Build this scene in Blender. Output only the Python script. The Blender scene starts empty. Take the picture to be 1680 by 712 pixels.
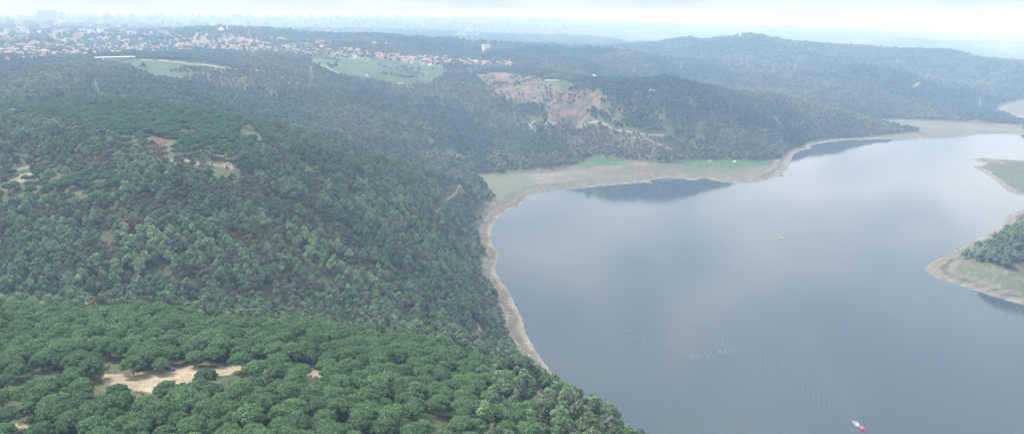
import bpy, bmesh, math, random
import numpy as np
from mathutils import Vector, Matrix, Euler

rng = np.random.default_rng(11)
random.seed(11)
scene = bpy.context.scene
COL = scene.collection

# ------------------------------------------------------------------ camera model (photo pixels, 1680 x 712)
H = 260.0
FPX = 1135.0
HORIZON = 32.0
TH = math.atan((356 - HORIZON) / FPX)
cT, sT = math.cos(TH), math.sin(TH)

def ray(px, py):
    x = (px - 840) / FPX; u = (356 - py) / FPX
    return np.array([x, cT + u * sT, -sT + u * cT])

def at_z(px, py, z):
    r = ray(px, py); t = (z - H) / r[2]
    return r[0] * t, r[1] * t

def at_d(px, py, d):                       # horizontal distance d -> x, y, z
    r = ray(px, py); t = d / math.hypot(r[0], r[1])
    return r[0] * t, r[1] * t, H + r[2] * t

def project(x, y, z):
    zz = z - H
    depth = y * cT - zz * sT
    up = y * sT + zz * cT
    depth = np.where(depth < 1, 1, depth)
    return 840 + FPX * x / depth, 356 - FPX * up / depth

# ------------------------------------------------------------------ value noise
_lat = rng.random((256, 256))
def vnoise(x, y):
    xi = np.floor(x).astype(int); yi = np.floor(y).astype(int)
    fx = x - xi; fy = y - yi
    fx = fx * fx * (3 - 2 * fx); fy = fy * fy * (3 - 2 * fy)
    a = _lat[xi & 255, yi & 255]; b = _lat[(xi + 1) & 255, yi & 255]
    c = _lat[xi & 255, (yi + 1) & 255]; d = _lat[(xi + 1) & 255, (yi + 1) & 255]
    return (a + (b - a) * fx) * (1 - fy) + (c + (d - c) * fx) * fy
def fbm(x, y, scale, octv=4, off=0.0):
    s = 0; a = 1; t = 0
    for k in range(octv):
        s = s + a * vnoise(x / scale * 2 ** k + 17.3 * k + off, y / scale * 2 ** k + 9.1 * k + off)
        t += a; a *= .5
    return s / t                            # 0..1
def sstep(a, b, x):
    t = np.clip((x - a) / (b - a), 0, 1)
    return t * t * (3 - 2 * t)

# ------------------------------------------------------------------ height control points
CP = []                                    # (azimuth, log d, z)
def V(px, py, z, tree=5.0):
    x, y = at_z(px, py, z)
    CP.append((math.atan2(x, y), math.log(math.hypot(x, y)), z - tree))
def D(px, py, d):
    d = d * math.hypot(1, (px - 840) / FPX)
    x, y, z = at_d(px, py, d)
    CP.append((math.atan2(x, y), math.log(d), z - 3))
def HID(px, d, z):
    d = d * math.hypot(1, (px - 840) / FPX)
    x, y, _ = at_d(px, 300, d)
    CP.append((math.atan2(x, y), math.log(d), z))

for p in [(-250,712,150),(0,712,152),(200,712,153),(400,712,152),(600,712,147),(800,712,136),(950,712,120),(1060,712,103),
          (-250,900,150),(200,900,150),(600,900,145),(900,900,128),(1100,900,100),
          (-200,620,150),(0,620,152),(200,620,150),(400,620,149),(560,620,144),(700,640,137),(820,650,124),(900,655,111),(1000,672,104),
          (-200,560,144),(0,560,146),(300,560,143),(600,590,136),(750,600,126),
          (-200,494,138),(0,496,138),(250,500,137),(500,522,132),(700,554,120),(870,592,108),(930,635,106),
          (-200,480,112),(0,480,112),(150,480,112),(300,485,108),(450,500,94),(600,520,74),(700,530,55),(780,545,33),(840,560,13),
          (-200,400,125),(0,400,125),(150,400,127),(300,400,124),(450,400,112),(600,400,88),(700,400,62),(760,400,30),
          (700,460,60),(770,470,28),(810,500,14),
          (-200,320,140),(0,320,140),(150,320,142),(300,320,140),(450,320,128),(600,330,106),(700,340,75),(760,350,33),
          (-200,250,158),(0,250,158),(150,250,160),(262,262,157),(400,262,150),(500,280,136),(600,290,112),(700,300,75),(750,302,48),
          (-200,200,165),(0,200,165),(200,200,165),(350,210,160),(450,230,150),(550,250,128),(640,270,100),
          (-200,162,168),(0,162,168),(200,160,168),(330,177,160),(430,197,152),(540,227,132),(640,260,98),(720,282,65),(780,303,26),(800,320,9),
          (-200,130,165),(0,130,165),(100,150,160),(250,150,150),(400,150,130),(480,170,112),(560,190,95),(650,210,75),(700,240,50),(700,280,16),(740,262,22),
          (0,100,172),(100,105,172),(200,100,170),(350,108,160),(495,132,138),(300,125,155),(420,130,145),
          (0,90,174),(100,80,178),(250,85,168),(400,95,160),(520,100,150),(600,105,140),(700,115,125),(600,130,130),(640,140,115),(520,137,124),
          (560,150,118),(700,170,85),(800,200,50),(770,150,95),(600,90,155),(700,100,140),(800,105,128),
          (430,52,210),(600,62,190),(750,70,175),(850,80,160),(0,60,195),(100,60,195),(250,60,195),(-200,60,195),(0,40,230),(200,40,228),(350,50,212),(-200,100,172),
          (870,115,125),(980,127,130),(1100,130,135),(1180,137,122),(1280,157,88),(1380,182,52),(1480,208,8),
          (1000,150,118),(950,132,130),(1100,170,98),(1200,200,62),(1300,215,35),(1250,245,16),(1100,240,38),(1000,240,34),(1100,262,6),(900,192,78),(950,215,57),(850,150,100),(830,130,115),(900,175,92),(870,170,85),
          (880,228,52),(940,266,8),(860,282,8),(820,262,20),(930,245,28),(1000,262,6),(800,290,5),(900,285,5),
          (880,76,165),(1000,86,145),(1080,102,120),(1150,127,85),(950,105,130),
          (1600,402,22),(1680,372,48),(1650,425,24),(1575,436,6),(1680,455,12),(1900,380,60),(1680,285,8),(1650,282,6)]:
    V(*p)
for p in [(0,28,9000),(200,28,9000),(400,30,9000),(500,45,5500),(700,50,5200),(850,60,5000),(1000,70,4800),(850,42,7500),(1000,47,7500),
          (850,28,10000),(1000,35,10000),(1150,43,9000),(1300,47,8000),(1500,56,8000),(1680,74,7500),(600,26,10000),(1800,80,7500),
          (1020,78,3600),(1110,68,3500),(1215,59,3500),(1300,70,3400),(1440,82,3200),(1560,88,3000),(1640,105,2800),(1700,116,2700),(1850,130,2600),
          (1150,100,2900),(1250,110,2700),(1250,140,2200),(1350,120,2500),(1400,170,1950),(1450,140,2150),(1400,110,2550),(1500,125,2400),(1580,150,2250),(1640,178,2050),
          (1640,145,2400),(1370,71,5600),(1500,65,5600),(1600,80,5400),(1700,98,5200),(1340,95,2850),(1480,100,2750)]:
    D(*p)
for p in [(-200,340,112),(0,335,110),(250,335,106),(500,345,92),(700,350,75),(850,340,60),(950,330,45),(1060,300,40),(1060,250,85),(1150,220,60),(1150,150,100),(1150,80,130),
          (0,930,150),(200,960,146),(430,900,118),(540,880,100),(640,950,55),(720,1000,28),(780,1060,12),
          (430,3900,150),(600,3700,130),(750,3500,110),(850,3500,90),
          (880,1400,8),(940,1430,12),(820,1400,18),(980,2050,75),(1100,1950,60),(1180,1950,45),(1280,1930,25),(1380,1850,8),(1480,1830,4),
          (900,3200,100),(1080,3100,70),(1020,4500,40),(1110,4400,40),(1215,4400,30),(1300,4300,20),(1440,4100,10),(1560,3900,0),(1660,3600,0),(1750,3500,0),(1250,6000,60),(1500,6700,60),(1110,6000,60),(1680,6300,50),(1400,2760,35),(1500,2640,12),(1580,2440,3),
          (0,13500,150),(400,13500,140),(850,13500,150),(1300,13500,120),(1700,13500,100),
          (0,40,150),(400,40,150),(840,40,150),(-200,100,150),(1200,50,140)]:
    HID(*p)

LAKE = [(1300,1000),(1180,820),(1080,750),(1010,705),(955,665),(905,612),(889,590),(875,570),(862,545),(855,520),(843,497),(835,480),(820,460),(812,445),(814,430),(819,416),(808,402),(805,388),(806,375),(816,358),(832,347),(855,336),(866,326),(868,321),
        (900,314),(930,311),(960,308),(1000,304),(1030,302),(1058,299),(1070,302),(1064,297),(1080,293),(1095,292),(1120,294),(1138,296),(1150,293),(1163,294),(1175,297),(1200,300),(1245,299),(1280,288),(1291,279),(1297,265),(1302,253),(1318,246),(1333,243),
        (1327,240),(1350,235),(1380,231),(1420,229),(1480,229),(1540,228),(1580,225),(1600,221),(1640,220),(1680,221),(1800,224),(2300,240),(2300,1000)]
ISLET = [(1588,262),(1605,260),(1620,260),(1680,264),(1900,275),(1900,332),(1680,322),(1660,317),(1648,309),(1636,298),(1622,288),(1605,278),(1592,272),(1606,273),(1616,269),(1604,265)]
SPIT = [(1516,440),(1530,430),(1550,421),(1575,409),(1610,390),(1645,370),(1652,358),(1660,350),(1690,342),(1900,330),(1900,560),(1680,500),(1640,489),(1600,476),(1560,463),(1530,453)]
FARLAKE = [(1638,184),(1655,174),(1672,168),(1720,166),(1820,166),(1820,198),(1700,200),(1680,200),(1668,192)]
def wpoly(P): return np.array([at_z(px, py, 0.0) for px, py in P])
W_LAKE, W_ISLET, W_SPIT, W_FAR = map(wpoly, (LAKE, ISLET, SPIT, FARLAKE))
def densify(P, step):
    out = []
    for a, b in zip(P, np.roll(P, -1, 0)):
        n = max(1, int(np.hypot(*(b - a)) / step)); n = min(n, 60)
        for k in range(n): out.append(a + (b - a) * k / n)
    return np.array(out)
def inpoly(P, x, y):
    r = np.zeros(np.shape(x), bool)
    for (x1, y1), (x2, y2) in zip(P, np.roll(P, -1, 0)):
        if y1 == y2: continue
        c = ((y1 > y) != (y2 > y)) & (x < (x2 - x1) * (y - y1) / (y2 - y1) + x1)
        r ^= c
    return r
def polydist(P, x, y, closed=True):
    best = np.full(np.shape(x), 1e18)
    Q = np.roll(P, -1, 0) if closed else P[1:]
    for a, b in zip(P, Q):
        dx, dy = b - a; L = dx * dx + dy * dy + 1e-9
        t = np.clip(((x - a[0]) * dx + (y - a[1]) * dy) / L, 0, 1)
        best = np.minimum(best, (x - a[0] - t * dx) ** 2 + (y - a[1] - t * dy) ** 2)
    return np.sqrt(best)
def shore(x, y):                           # >0 on land
    d = np.minimum.reduce([polydist(P, x, y) for P in (W_LAKE, W_ISLET, W_SPIT, W_FAR)])
    wet = (inpoly(W_LAKE, x, y) & ~inpoly(W_ISLET, x, y) & ~inpoly(W_SPIT, x, y)) | inpoly(W_FAR, x, y)
    return np.where(wet, -d, d)

for P in (W_LAKE[:-3], W_FAR, W_ISLET, W_SPIT):
    for x, y in P:
        CP.append((math.atan2(x, y), math.log(math.hypot(x, y)), 1.0))
CPa = np.array(CP)

# ------------------------------------------------------------------ terrain grid (polar)
def region(P, x, y, px, py, d, d0, d1):
    return inpoly(np.array(P, float), px, py) & (y > d0) & (y < d1)
NA, NR = 900, 820
AZ0, AZ1 = -math.radians(52), math.radians(52)
R0, R1 = 22.0, 14000.0
az = np.linspace(AZ0, AZ1, NA); lr = np.linspace(math.log(R0), math.log(R1), NR)
def rbf_solve(C):
    n = len(C); X = C[:, :2] * np.array([1.0, 0.55])
    A = np.hypot(X[:, None, 0] - X[None, :, 0], X[:, None, 1] - X[None, :, 1])
    A = -A - np.eye(n) * -0.0
    M = np.zeros((n + 1, n + 1)); M[:n, :n] = A + np.eye(n) * 1e-3 * -1; M[:n, n] = 1; M[n, :n] = 1
    w = np.linalg.solve(M, np.append(C[:, 2], 0))
    return X, w
RX, RW = rbf_solve(CPa)
ca = np.linspace(AZ0, AZ1, 300); cl = np.linspace(lr[0], lr[-1], 274)
GA, GL = np.meshgrid(ca, cl, indexing='ij')
Z = np.full(GA.shape, RW[-1])
for (x0, y0), w in zip(RX, RW[:-1]):
    Z -= w * np.hypot(GA - x0, GL * 0.55 - y0)
def blur(Z, n):
    for _ in range(n):
        P = np.pad(Z, 1, mode='edge')
        Z = (P[:-2, 1:-1] + P[2:, 1:-1] + P[1:-1, :-2] + P[1:-1, 2:] + 4 * P[1:-1, 1:-1]) / 8
    return Z
Z = blur(Z, 3)
def bil(G, a0, a1, l0, l1, a, l):
    na, nl = G.shape
    fa = np.clip((a - a0) / (a1 - a0) * (na - 1), 0, na - 1.001); fl = np.clip((l - l0) / (l1 - l0) * (nl - 1), 0, nl - 1.001)
    i = fa.astype(int); j = fl.astype(int); u = fa - i; v = fl - j
    return (G[i, j] * (1 - u) + G[i + 1, j] * u) * (1 - v) + (G[i, j + 1] * (1 - u) + G[i + 1, j + 1] * u) * v
A2, L2 = np.meshgrid(az, lr, indexing='ij')
X2 = np.exp(L2) * np.sin(A2); Y2 = np.exp(L2) * np.cos(A2); DD = np.exp(L2)
Zf = bil(Z, AZ0, AZ1, lr[0], lr[-1], A2, L2)
SH = shore(X2, Y2)
ZS = Zf.copy()
Zf += (fbm(X2, Y2, 90, 4) - .5) * np.clip(DD / 110, 2, 9) * sstep(10, 120, SH)
far = sstep(4200, 7000, DD)
rid = 1 - np.abs(fbm(X2 * .8, Y2, 900, 4, 3.0) - .5) * 2
Zf += far * (rid - .75) * 75
mid = sstep(1000, 1800, DD) * (1 - far) * (1 + .6 * sstep(2000, 3000, DD))
TERM = region([(760,110),(1080,110),(1080,270),(760,270)], X2, Y2, *project(X2, Y2, Zf), DD, 1200, 2600)
mid = mid * np.where(TERM, .15, 1)
Zf += mid * ((1 - np.abs(fbm(X2, Y2, 260, 3, 5.0) - .5) * 2) - .75) * 34 * sstep(10, 200, SH)
Zf = np.minimum(Zf, 285)
beach = 0.35 + 0.11 * SH + (fbm(X2, Y2, 14, 3, 8.) - .5) * 1.2
w = sstep(8, 60, SH)
land = beach * (1 - w) + np.maximum(Zf, 3.0 + np.minimum(.02 * SH, 8)) * w
Zg = np.where(SH > 0, np.maximum(land, np.minimum(0.06 * SH, 1.2) + .02), np.maximum(SH * .12, -8))
del A2

def az_l(x, y): return np.arctan2(x, y), np.log(np.maximum(np.hypot(x, y), R0))
def hgt(x, y):
    a, l = az_l(np.asarray(x, float), np.asarray(y, float))
    return bil(Zg, AZ0, AZ1, lr[0], lr[-1], a, l)
def hit(px, py, lift=0.0, dmin=60.0):      # photo pixel -> first terrain point
    r = ray(px, py); r = r / math.hypot(r[0], r[1])
    d = np.exp(np.linspace(math.log(dmin), math.log(13500), 4000))
    z = H + r[2] * d; g = hgt(r[0] * d, r[1] * d) + lift
    k = np.argmax(z < g)
    if not (z < g).any(): k = len(d) - 1
    return r[0] * d[k], r[1] * d[k], float(hgt(r[0] * d[k], r[1] * d[k]))
# line of sight table
SL = (Zg - H) / DD
CM = np.maximum.accumulate(SL, axis=1)
def seen(x, y, top, margin=0.0):
    a, l = az_l(x, y)
    d = np.hypot(x, y)
    return (hgt(x, y) + top - H) / d >= bil(CM, AZ0, AZ1, lr[0], lr[-1], a, l - 0.012) - margin

# ------------------------------------------------------------------ region masks: photo polygon + distance range
def region(P, x, y, px, py, d, d0, d1):
    return inpoly(np.array(P, float), px, py) & (y > d0) & (y < d1)   # range along the valley axis
R_CLEAR = [([(150,618),(185,614),(215,622),(255,604),(300,600),(330,598),(380,600),(440,600),(470,606),(440,610),(395,612),(375,622),(330,622),(300,630),(262,640),(215,640),(150,628)], 60, 330),
           ([(500,604),(525,602),(532,620),(520,624),(498,614)], 60, 330),
           ([(12,702),(60,698),(60,712),(10,712)], 60, 330),
           ([(868,636),(878,634),(892,660),(880,672),(868,655)], 60, 400),
           ([(0,305),(12,300),(22,290),(46,284),(46,298),(20,308),(0,318)], 300, 700),
           ([(272,262),(300,260),(332,266),(332,272),(300,270),(272,267)], 380, 700),
           ([(118,390),(136,388),(134,396),(120,397)], 300, 600), ([(0,410),(25,410),(25,414),(0,415)], 300, 600),
           ([(20,275),(35,268),(45,272),(30,280)], 300, 700),
           ([(352,270),(385,270),(385,276),(352,274)], 380, 700)]
R_GRASS = [([(355,612),(380,604),(400,622),(375,634),(355,630)], 60, 330),
           ([(500,94),(600,98),(720,108),(735,120),(700,140),(660,142),(600,132),(545,124),(515,108)], 1400, 3200),
           ([(145,96),(230,98),(300,104),(400,115),(370,118),(300,112),(250,128),(200,108)], 1200, 2300),
           ([(1090,268),(1140,262),(1200,262),(1270,262),(1262,272),(1200,276),(1120,276)], 900, 1700),
           ([(960,262),(1010,258),(1040,265),(1010,272),(940,276)], 900, 1700),
           ([(882,138),(900,131),(930,134),(950,146),(930,148),(900,142)], 1200, 2400),
           ([(1618,270),(1680,268),(1900,272),(1900,330),(1680,314),(1650,302),(1630,285)], 900, 1500),
           ([(385,222),(420,212),(430,232),(405,238)], 500, 900),
           ([(20,282),(60,272),(60,285),(20,294)], 380, 600),
           ([(250,118),(320,122),(300,134),(240,130)], 1200, 2300)]
R_TERR = [([(778,124),(820,119),(880,126),(925,148),(985,152),(1000,165),(980,172),(1065,180),(1060,184),(960,182),(985,205),(900,204),(890,175),(840,172),(800,150)], 1200, 2600)]
R_SCRUB = [([(860,200),(1000,208),(1120,235),(1110,262),(1000,264),(930,240)], 1100, 1900),
           ([(700,160),(780,125),(700,120),(640,145),(690,180)], 1300, 2600),
           ([(250,105),(400,112),(500,130),(500,150),(380,150),(260,130)], 1000, 2400)]
R_OPEN = [([(780,286),(850,283),(935,270),(1010,262),(1090,266),(1280,262),(1300,245),(1340,238),(1480,218),(1560,215),(1680,212),(1680,235),(1560,232),(1300,290),(1200,305),(870,325),(830,345),(800,352),(775,380),(775,350),(808,325)], 780, 1900),
          ([(1420,198),(1500,195),(1680,205),(1680,224),(1560,228),(1500,214)], 1500, 2500),
          ([(1516,440),(1568,422),(1590,428),(1680,452),(1680,505),(1600,480)], 500, 1100),
          ([(1590,255),(1900,255),(1900,340),(1640,330)], 900, 1500)]
R_STONE = [([(-400,172),(0,172),(0,150),(200,150),(330,170),(430,190),(460,225),(420,262),(330,262),(240,250),(160,225),(60,205),(0,205),(-400,200)], 480, 1000),
           ([(0,110),(250,105),(260,150),(0,160)], 1000, 1900)]
R_TOWN = [([(-300,55),(0,55),(250,55),(420,60),(640,88),(840,98),(840,112),(700,106),(500,92),(360,84),(250,92),(60,98),(0,108),(-300,110)], 1650, 5000),
          ([(-300,10),(0,10),(600,10),(600,46),(0,46),(-300,46)], 3000, 4300)]

def union(regs, x, y, px, py, d):
    m = np.zeros(np.shape(x), bool)
    for P, d0, d1 in regs: m |= region(P, x, y, px, py, d, d0, d1)
    return m
def wiggle(x, y, px, py, d):               # ragged region borders
    s = FPX / d
    return px + (fbm(x, y, 14, 3, 2.) - .5) * 14 * s, py + (fbm(x, y, 14, 3, 4.) - .5) * 5 * s

# ------------------------------------------------------------------ helpers
def tag(o, label=None, cat=None, group=None, kind=None):
    if label: o['label'] = label
    if cat: o['category'] = cat
    if group: o['group'] = group
    if kind: o['kind'] = kind
    return o
def mesh_np(name, verts, faces, mats, smooth=False, parent=None, loc=None, midx=None):
    """verts (n,3); faces array (m,k) or list of arrays with the same k, or python list of tuples"""
    me = bpy.data.meshes.new(name)
    if isinstance(faces, np.ndarray):
        k = faces.shape[1]; m = len(faces)
        me.vertices.add(len(verts)); me.vertices.foreach_set('co', np.asarray(verts, np.float32).ravel())
        me.loops.add(m * k); me.loops.foreach_set('vertex_index', faces.astype(np.int32).ravel())
        me.polygons.add(m); me.polygons.foreach_set('loop_start', np.arange(0, m * k, k, dtype=np.int32))
        me.update(calc_edges=True)
    else:
        me.from_pydata([tuple(map(float, v)) for v in verts], [], [tuple(f) for f in faces]); me.update()
    for mm in (mats if isinstance(mats, (list, tuple)) else [mats]): me.materials.append(mm)
    if midx is not None: me.polygons.foreach_set('material_index', np.asarray(midx, np.int32))
    if smooth: me.polygons.foreach_set('use_smooth', np.ones(len(me.polygons), bool))
    o = bpy.data.objects.new(name, me); COL.objects.link(o)
    if parent is not None: o.parent = parent
    if loc is not None: o.location = loc
    return o
def empty(name, loc, rz=0.0, sc=1.0):
    o = bpy.data.objects.new(name, None); COL.objects.link(o)
    o.empty_display_size = .5; o.location = loc; o.rotation_euler = (0, 0, rz); o.scale = (sc,) * 3
    return o
def copy_tree(o, parent=None):
    c = o.copy(); COL.objects.link(c); c.parent = parent
    for ch in list(o.children): copy_tree(ch, c)
    return c

class MB:
    def __init__(s): s.v = []; s.f = []
    def add(s, v, f):
        n = len(s.v); s.v += [tuple(q) for q in v]; s.f += [tuple(i + n for i in q) for q in f]; return s
    def box(s, x0, x1, y0, y1, z0, z1):
        v = [(x, y, z) for z in (z0, z1) for y in (y0, y1) for x in (x0, x1)]
        return s.add(v, [(0,2,3,1),(4,5,7,6),(0,1,5,4),(2,6,7,3),(0,4,6,2),(1,3,7,5)])
    def bar(s, a, b, w, w2=None, n=4):
        a = Vector(a); b = Vector(b); w2 = w if w2 is None else w2
        d = (b - a).normalized(); t = Vector((0, 0, 1)) if abs(d.z) < .9 else Vector((1, 0, 0))
        u = d.cross(t).normalized(); v = d.cross(u)
        vs = []
        for p, r in ((a, w), (b, w2)):
            for k in range(n):
                q = 2 * math.pi * (k + .5) / n
                vs.append(p + u * math.cos(q) * r + v * math.sin(q) * r)
        fs = [(k, (k + 1) % n, n + (k + 1) % n, n + k) for k in range(n)] + [tuple(range(n))[::-1], tuple(range(n, 2 * n))]
        return s.add(vs, fs)
    def lathe(s, prof, n=16, c=(0, 0)):
        vs = []; m = len(prof)
        for r, z in prof:
            for k in range(n):
                q = 2 * math.pi * k / n; vs.append((c[0] + r * math.cos(q), c[1] + r * math.sin(q), z))
        fs = [(i * n + k, i * n + (k + 1) % n, (i + 1) * n + (k + 1) % n, (i + 1) * n + k) for i in range(m - 1) for k in range(n)]
        return s.add(vs, fs)
    def prism(s, pts, z0, z1):             # xy outline
        n = len(pts)
        vs = [(x, y, z0) for x, y in pts] + [(x, y, z1) for x, y in pts]
        return s.add(vs, [(k, (k + 1) % n, n + (k + 1) % n, n + k) for k in range(n)] + [tuple(range(n))[::-1], tuple(range(n, 2 * n))])
    def gable(s, x0, x1, y0, y1, z0, z1):
        ym = (y0 + y1) / 2
        return s.add([(x0,y0,z0),(x1,y0,z0),(x1,y1,z0),(x0,y1,z0),(x0,ym,z1),(x1,ym,z1)], [(0,1,5,4),(2,3,4,5),(0,4,3),(1,2,5),(0,3,2,1)])
    def hip(s, x0, x1, y0, y1, z0, z1, k=.3):
        ym = (y0 + y1) / 2; dx = (x1 - x0) * k
        return s.add([(x0,y0,z0),(x1,y0,z0),(x1,y1,z0),(x0,y1,z0),(x0+dx,ym,z1),(x1-dx,ym,z1)], [(0,1,5,4),(2,3,4,5),(0,4,3),(1,2,5),(0,3,2,1)])
    def build(s, name, mat, parent=None, smooth=False): return mesh_np(name, s.v, s.f, mat, smooth, parent)

# ------------------------------------------------------------------ materials
def mat_base(name, col, rough=.8, noise=None, spec=.3, metallic=0., bump=None):
    m = bpy.data.materials.new(name); m.use_nodes = True
    nt = m.node_tree; b = nt.nodes['Principled BSDF']
    b.inputs['Base Color'].default_value = (*col, 1); b.inputs['Roughness'].default_value = rough
    b.inputs['Specular IOR Level'].default_value = spec; b.inputs['Metallic'].default_value = metallic
    if noise:
        sc, amt = noise
        tc = nt.nodes.new('ShaderNodeTexCoord'); n = nt.nodes.new('ShaderNodeTexNoise')
        n.inputs['Scale'].default_value = sc; n.inputs['Detail'].default_value = 5
        nt.links.new(tc.outputs['Object'], n.inputs['Vector'])
        mr = nt.nodes.new('ShaderNodeMapRange'); mr.inputs['From Min'].default_value = .3; mr.inputs['From Max'].default_value = .7
        mr.inputs['To Min'].default_value = 1 - amt; mr.inputs['To Max'].default_value = 1 + amt
        nt.links.new(n.outputs['Fac'], mr.inputs['Value'])
        mx = nt.nodes.new('ShaderNodeVectorMath'); mx.operation = 'SCALE'; mx.inputs[0].default_value = col
        nt.links.new(mr.outputs[0], mx.inputs['Scale']); nt.links.new(mx.outputs[0], b.inputs['Base Color'])
    return m
M = dict(
    wood=mat_base('weathered_wood', (.12, .055, .035), .8, (2, .35)),
    roofwood=mat_base('roof_boards', (.17, .09, .06), .85, (2, .3)),
    plaster=mat_base('plaster', (.66, .65, .62), .8, (.3, .12)),
    cream=mat_base('cream_plaster', (.58, .52, .42), .8, (.3, .12)),
    pink=mat_base('pink_plaster', (.55, .40, .35), .8, (.3, .12)),
    white=mat_base('white_paint', (.78, .78, .76), .6, (.5, .06)),
    tile=mat_base('clay_tiles', (.30, .16, .12), .85, (.8, .25)),
    tile2=mat_base('old_clay_tiles', (.33, .22, .17), .85, (.8, .25)),
    greyroof=mat_base('sheet_roof', (.45, .46, .47), .6, (.5, .1)),
    glass=mat_base('window_glass', (.06, .08, .10), .2, None, .5),
    steel=mat_base('galvanised_steel', (.42, .43, .44), .5, (1, .1), .5, .3),
    lead=mat_base('dome_lead', (.36, .40, .44), .5, (1, .1)),
    concrete=mat_base('concrete', (.42, .41, .38), .85, (.6, .12)),
    stone=mat_base('pale_rock', (.32, .31, .28), .9, (.7, .25)),
    blackpl=mat_base('black_rubber', (.02, .02, .02), .6),
    carpaint=mat_base('dark_blue_paint', (.03, .04, .065), .3, None, .6),
    redpaint=mat_base('red_hull_paint', (.45, .03, .035), .4, None, .5),
    yellow=mat_base('yellow_paint', (.6, .38, .05), .5),
    skin=mat_base('skin', (.45, .28, .2), .6), jacket=mat_base('dark_jacket', (.04, .045, .06), .8),
    trunk=mat_base('pine_bark', (.11, .085, .07), .9, (3, .3)),
)
def leaf_mat(name, default):
    m = bpy.data.materials.new(name); m.use_nodes = True
    nt = m.node_tree; b = nt.nodes['Principled BSDF']; L = nt.links.new
    b.inputs['Roughness'].default_value = .75; b.inputs['Specular IOR Level'].default_value = .15
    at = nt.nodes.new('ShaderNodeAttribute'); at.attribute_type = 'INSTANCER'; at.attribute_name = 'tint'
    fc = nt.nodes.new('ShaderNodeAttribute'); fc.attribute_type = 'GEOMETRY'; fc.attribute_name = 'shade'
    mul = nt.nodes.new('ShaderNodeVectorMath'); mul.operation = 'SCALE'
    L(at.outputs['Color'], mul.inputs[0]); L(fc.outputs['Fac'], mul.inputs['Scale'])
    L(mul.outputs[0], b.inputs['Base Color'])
    tr = nt.nodes.new('ShaderNodeBsdfTranslucent'); L(mul.outputs[0], tr.inputs['Color'])
    mx = nt.nodes.new('ShaderNodeMixShader'); mx.inputs[0].default_value = .18
    L(b.outputs[0], mx.inputs[1]); L(tr.outputs[0], mx.inputs[2])
    L(mx.outputs[0], nt.nodes['Material Output'].inputs['Surface'])
    return m
M['leaf'] = leaf_mat('pine_needles', None)

# ------------------------------------------------------------------ tree models
ICO = None
def ico(sub):
    bm = bmesh.new(); bmesh.ops.create_icosphere(bm, subdivisions=sub, radius=1)
    v = np.array([q.co[:] for q in bm.verts]); f = np.array([[x.index for x in q.verts] for q in bm.faces]); bm.free()
    return v, f
ICO1, ICO2 = ico(1), ico(2)
def crown_mesh(name, lobes, ntuft, size, r, core=.86, lowcut=-.35, droop=0., corecol=.55):
    """lobes: (cx,cy,cz, rx,ry,rz). small needle tufts over each lobe, inner shade put into a darker leaf-coloured core"""
    VV = []; FF = []; SH_ = []; n = 0
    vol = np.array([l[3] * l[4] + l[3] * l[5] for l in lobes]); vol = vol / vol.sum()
    if core:  # leaf-coloured lumps, darkened for the shade inside the crown
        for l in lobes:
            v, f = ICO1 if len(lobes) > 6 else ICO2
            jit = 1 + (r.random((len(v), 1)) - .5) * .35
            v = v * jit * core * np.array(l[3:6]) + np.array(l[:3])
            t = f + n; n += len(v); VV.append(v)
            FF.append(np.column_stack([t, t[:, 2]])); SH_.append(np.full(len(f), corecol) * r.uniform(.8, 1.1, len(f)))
    for l, p in zip(lobes, vol):
        k = max(6, int(ntuft * p))
        d = r.normal(size=(k * 2, 3)); d /= np.linalg.norm(d, axis=1)[:, None]
        d = d[d[:, 2] > lowcut][:k]; k = len(d)
        rad = r.uniform(.82, 1.08, (k, 1))
        c = d * rad * np.array(l[3:6]) + np.array(l[:3])
        nn = d / np.array(l[3:6]); nn /= np.linalg.norm(nn, axis=1)[:, None]
        nn = nn + r.normal(size=nn.shape) * .38; nn[:, 2] += .25; nn /= np.linalg.norm(nn, axis=1)[:, None]
        a = np.cross(nn, r.normal(size=nn.shape)); a /= np.linalg.norm(a, axis=1)[:, None]; b = np.cross(nn, a)
        s = size * r.uniform(.6, 1.3, (k, 1)); s2 = s * r.uniform(.5, 1.0, (k, 1))
        lift = nn * s * .35
        q = np.stack([c - a * s, c - b * s2 + lift, c + a * s, c + b * s2 + lift * r.uniform(-1, 1, (k, 1))], 1).reshape(-1, 3)
        VV.append(q); t = np.arange(k * 4).reshape(k, 4) + n; n += 4 * k; FF.append(t)
        depth_shade = .8 + .28 * (rad[:, 0] - .82) / .26  # deeper tufts get a darker tone, crown shade put into the leaf colour
        SH_.append(depth_shade * r.uniform(.72, 1.28, k))
    V_ = np.concatenate(VV); F_ = np.concatenate(FF)
    # triangles stored as quads with a repeated corner are split out
    tri = F_[:, 2] == F_[:, 3]
    faces = [tuple(q[:3]) if t else tuple(q) for q, t in zip(F_.tolist(), tri)]
    me = bpy.data.meshes.new(name); me.from_pydata(V_.tolist(), [], faces); me.update()
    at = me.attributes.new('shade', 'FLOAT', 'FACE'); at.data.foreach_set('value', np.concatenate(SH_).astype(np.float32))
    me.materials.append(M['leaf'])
    return me
def trunk_mesh(name, h, r0, limbs, r):
    mb = MB()
    pts = [Vector((0, 0, -1.2))]; 
    for k in range(1, 5): pts.append(Vector((r.normal() * .12 * k, r.normal() * .12 * k, h * k / 4)))
    for k in range(4): mb.bar(pts[k], pts[k + 1], r0 * (1 - .18 * k), r0 * (1 - .18 * (k + 1)), 6)
    for (x, y, z) in limbs:
        mb.bar(pts[3], (x * .85, y * .85, z), r0 * .4, r0 * .12, 5)
    me = bpy.data.meshes.new(name); me.from_pydata(mb.v, [], mb.f); me.update(); me.materials.append(M['trunk'])
    return me
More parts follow.
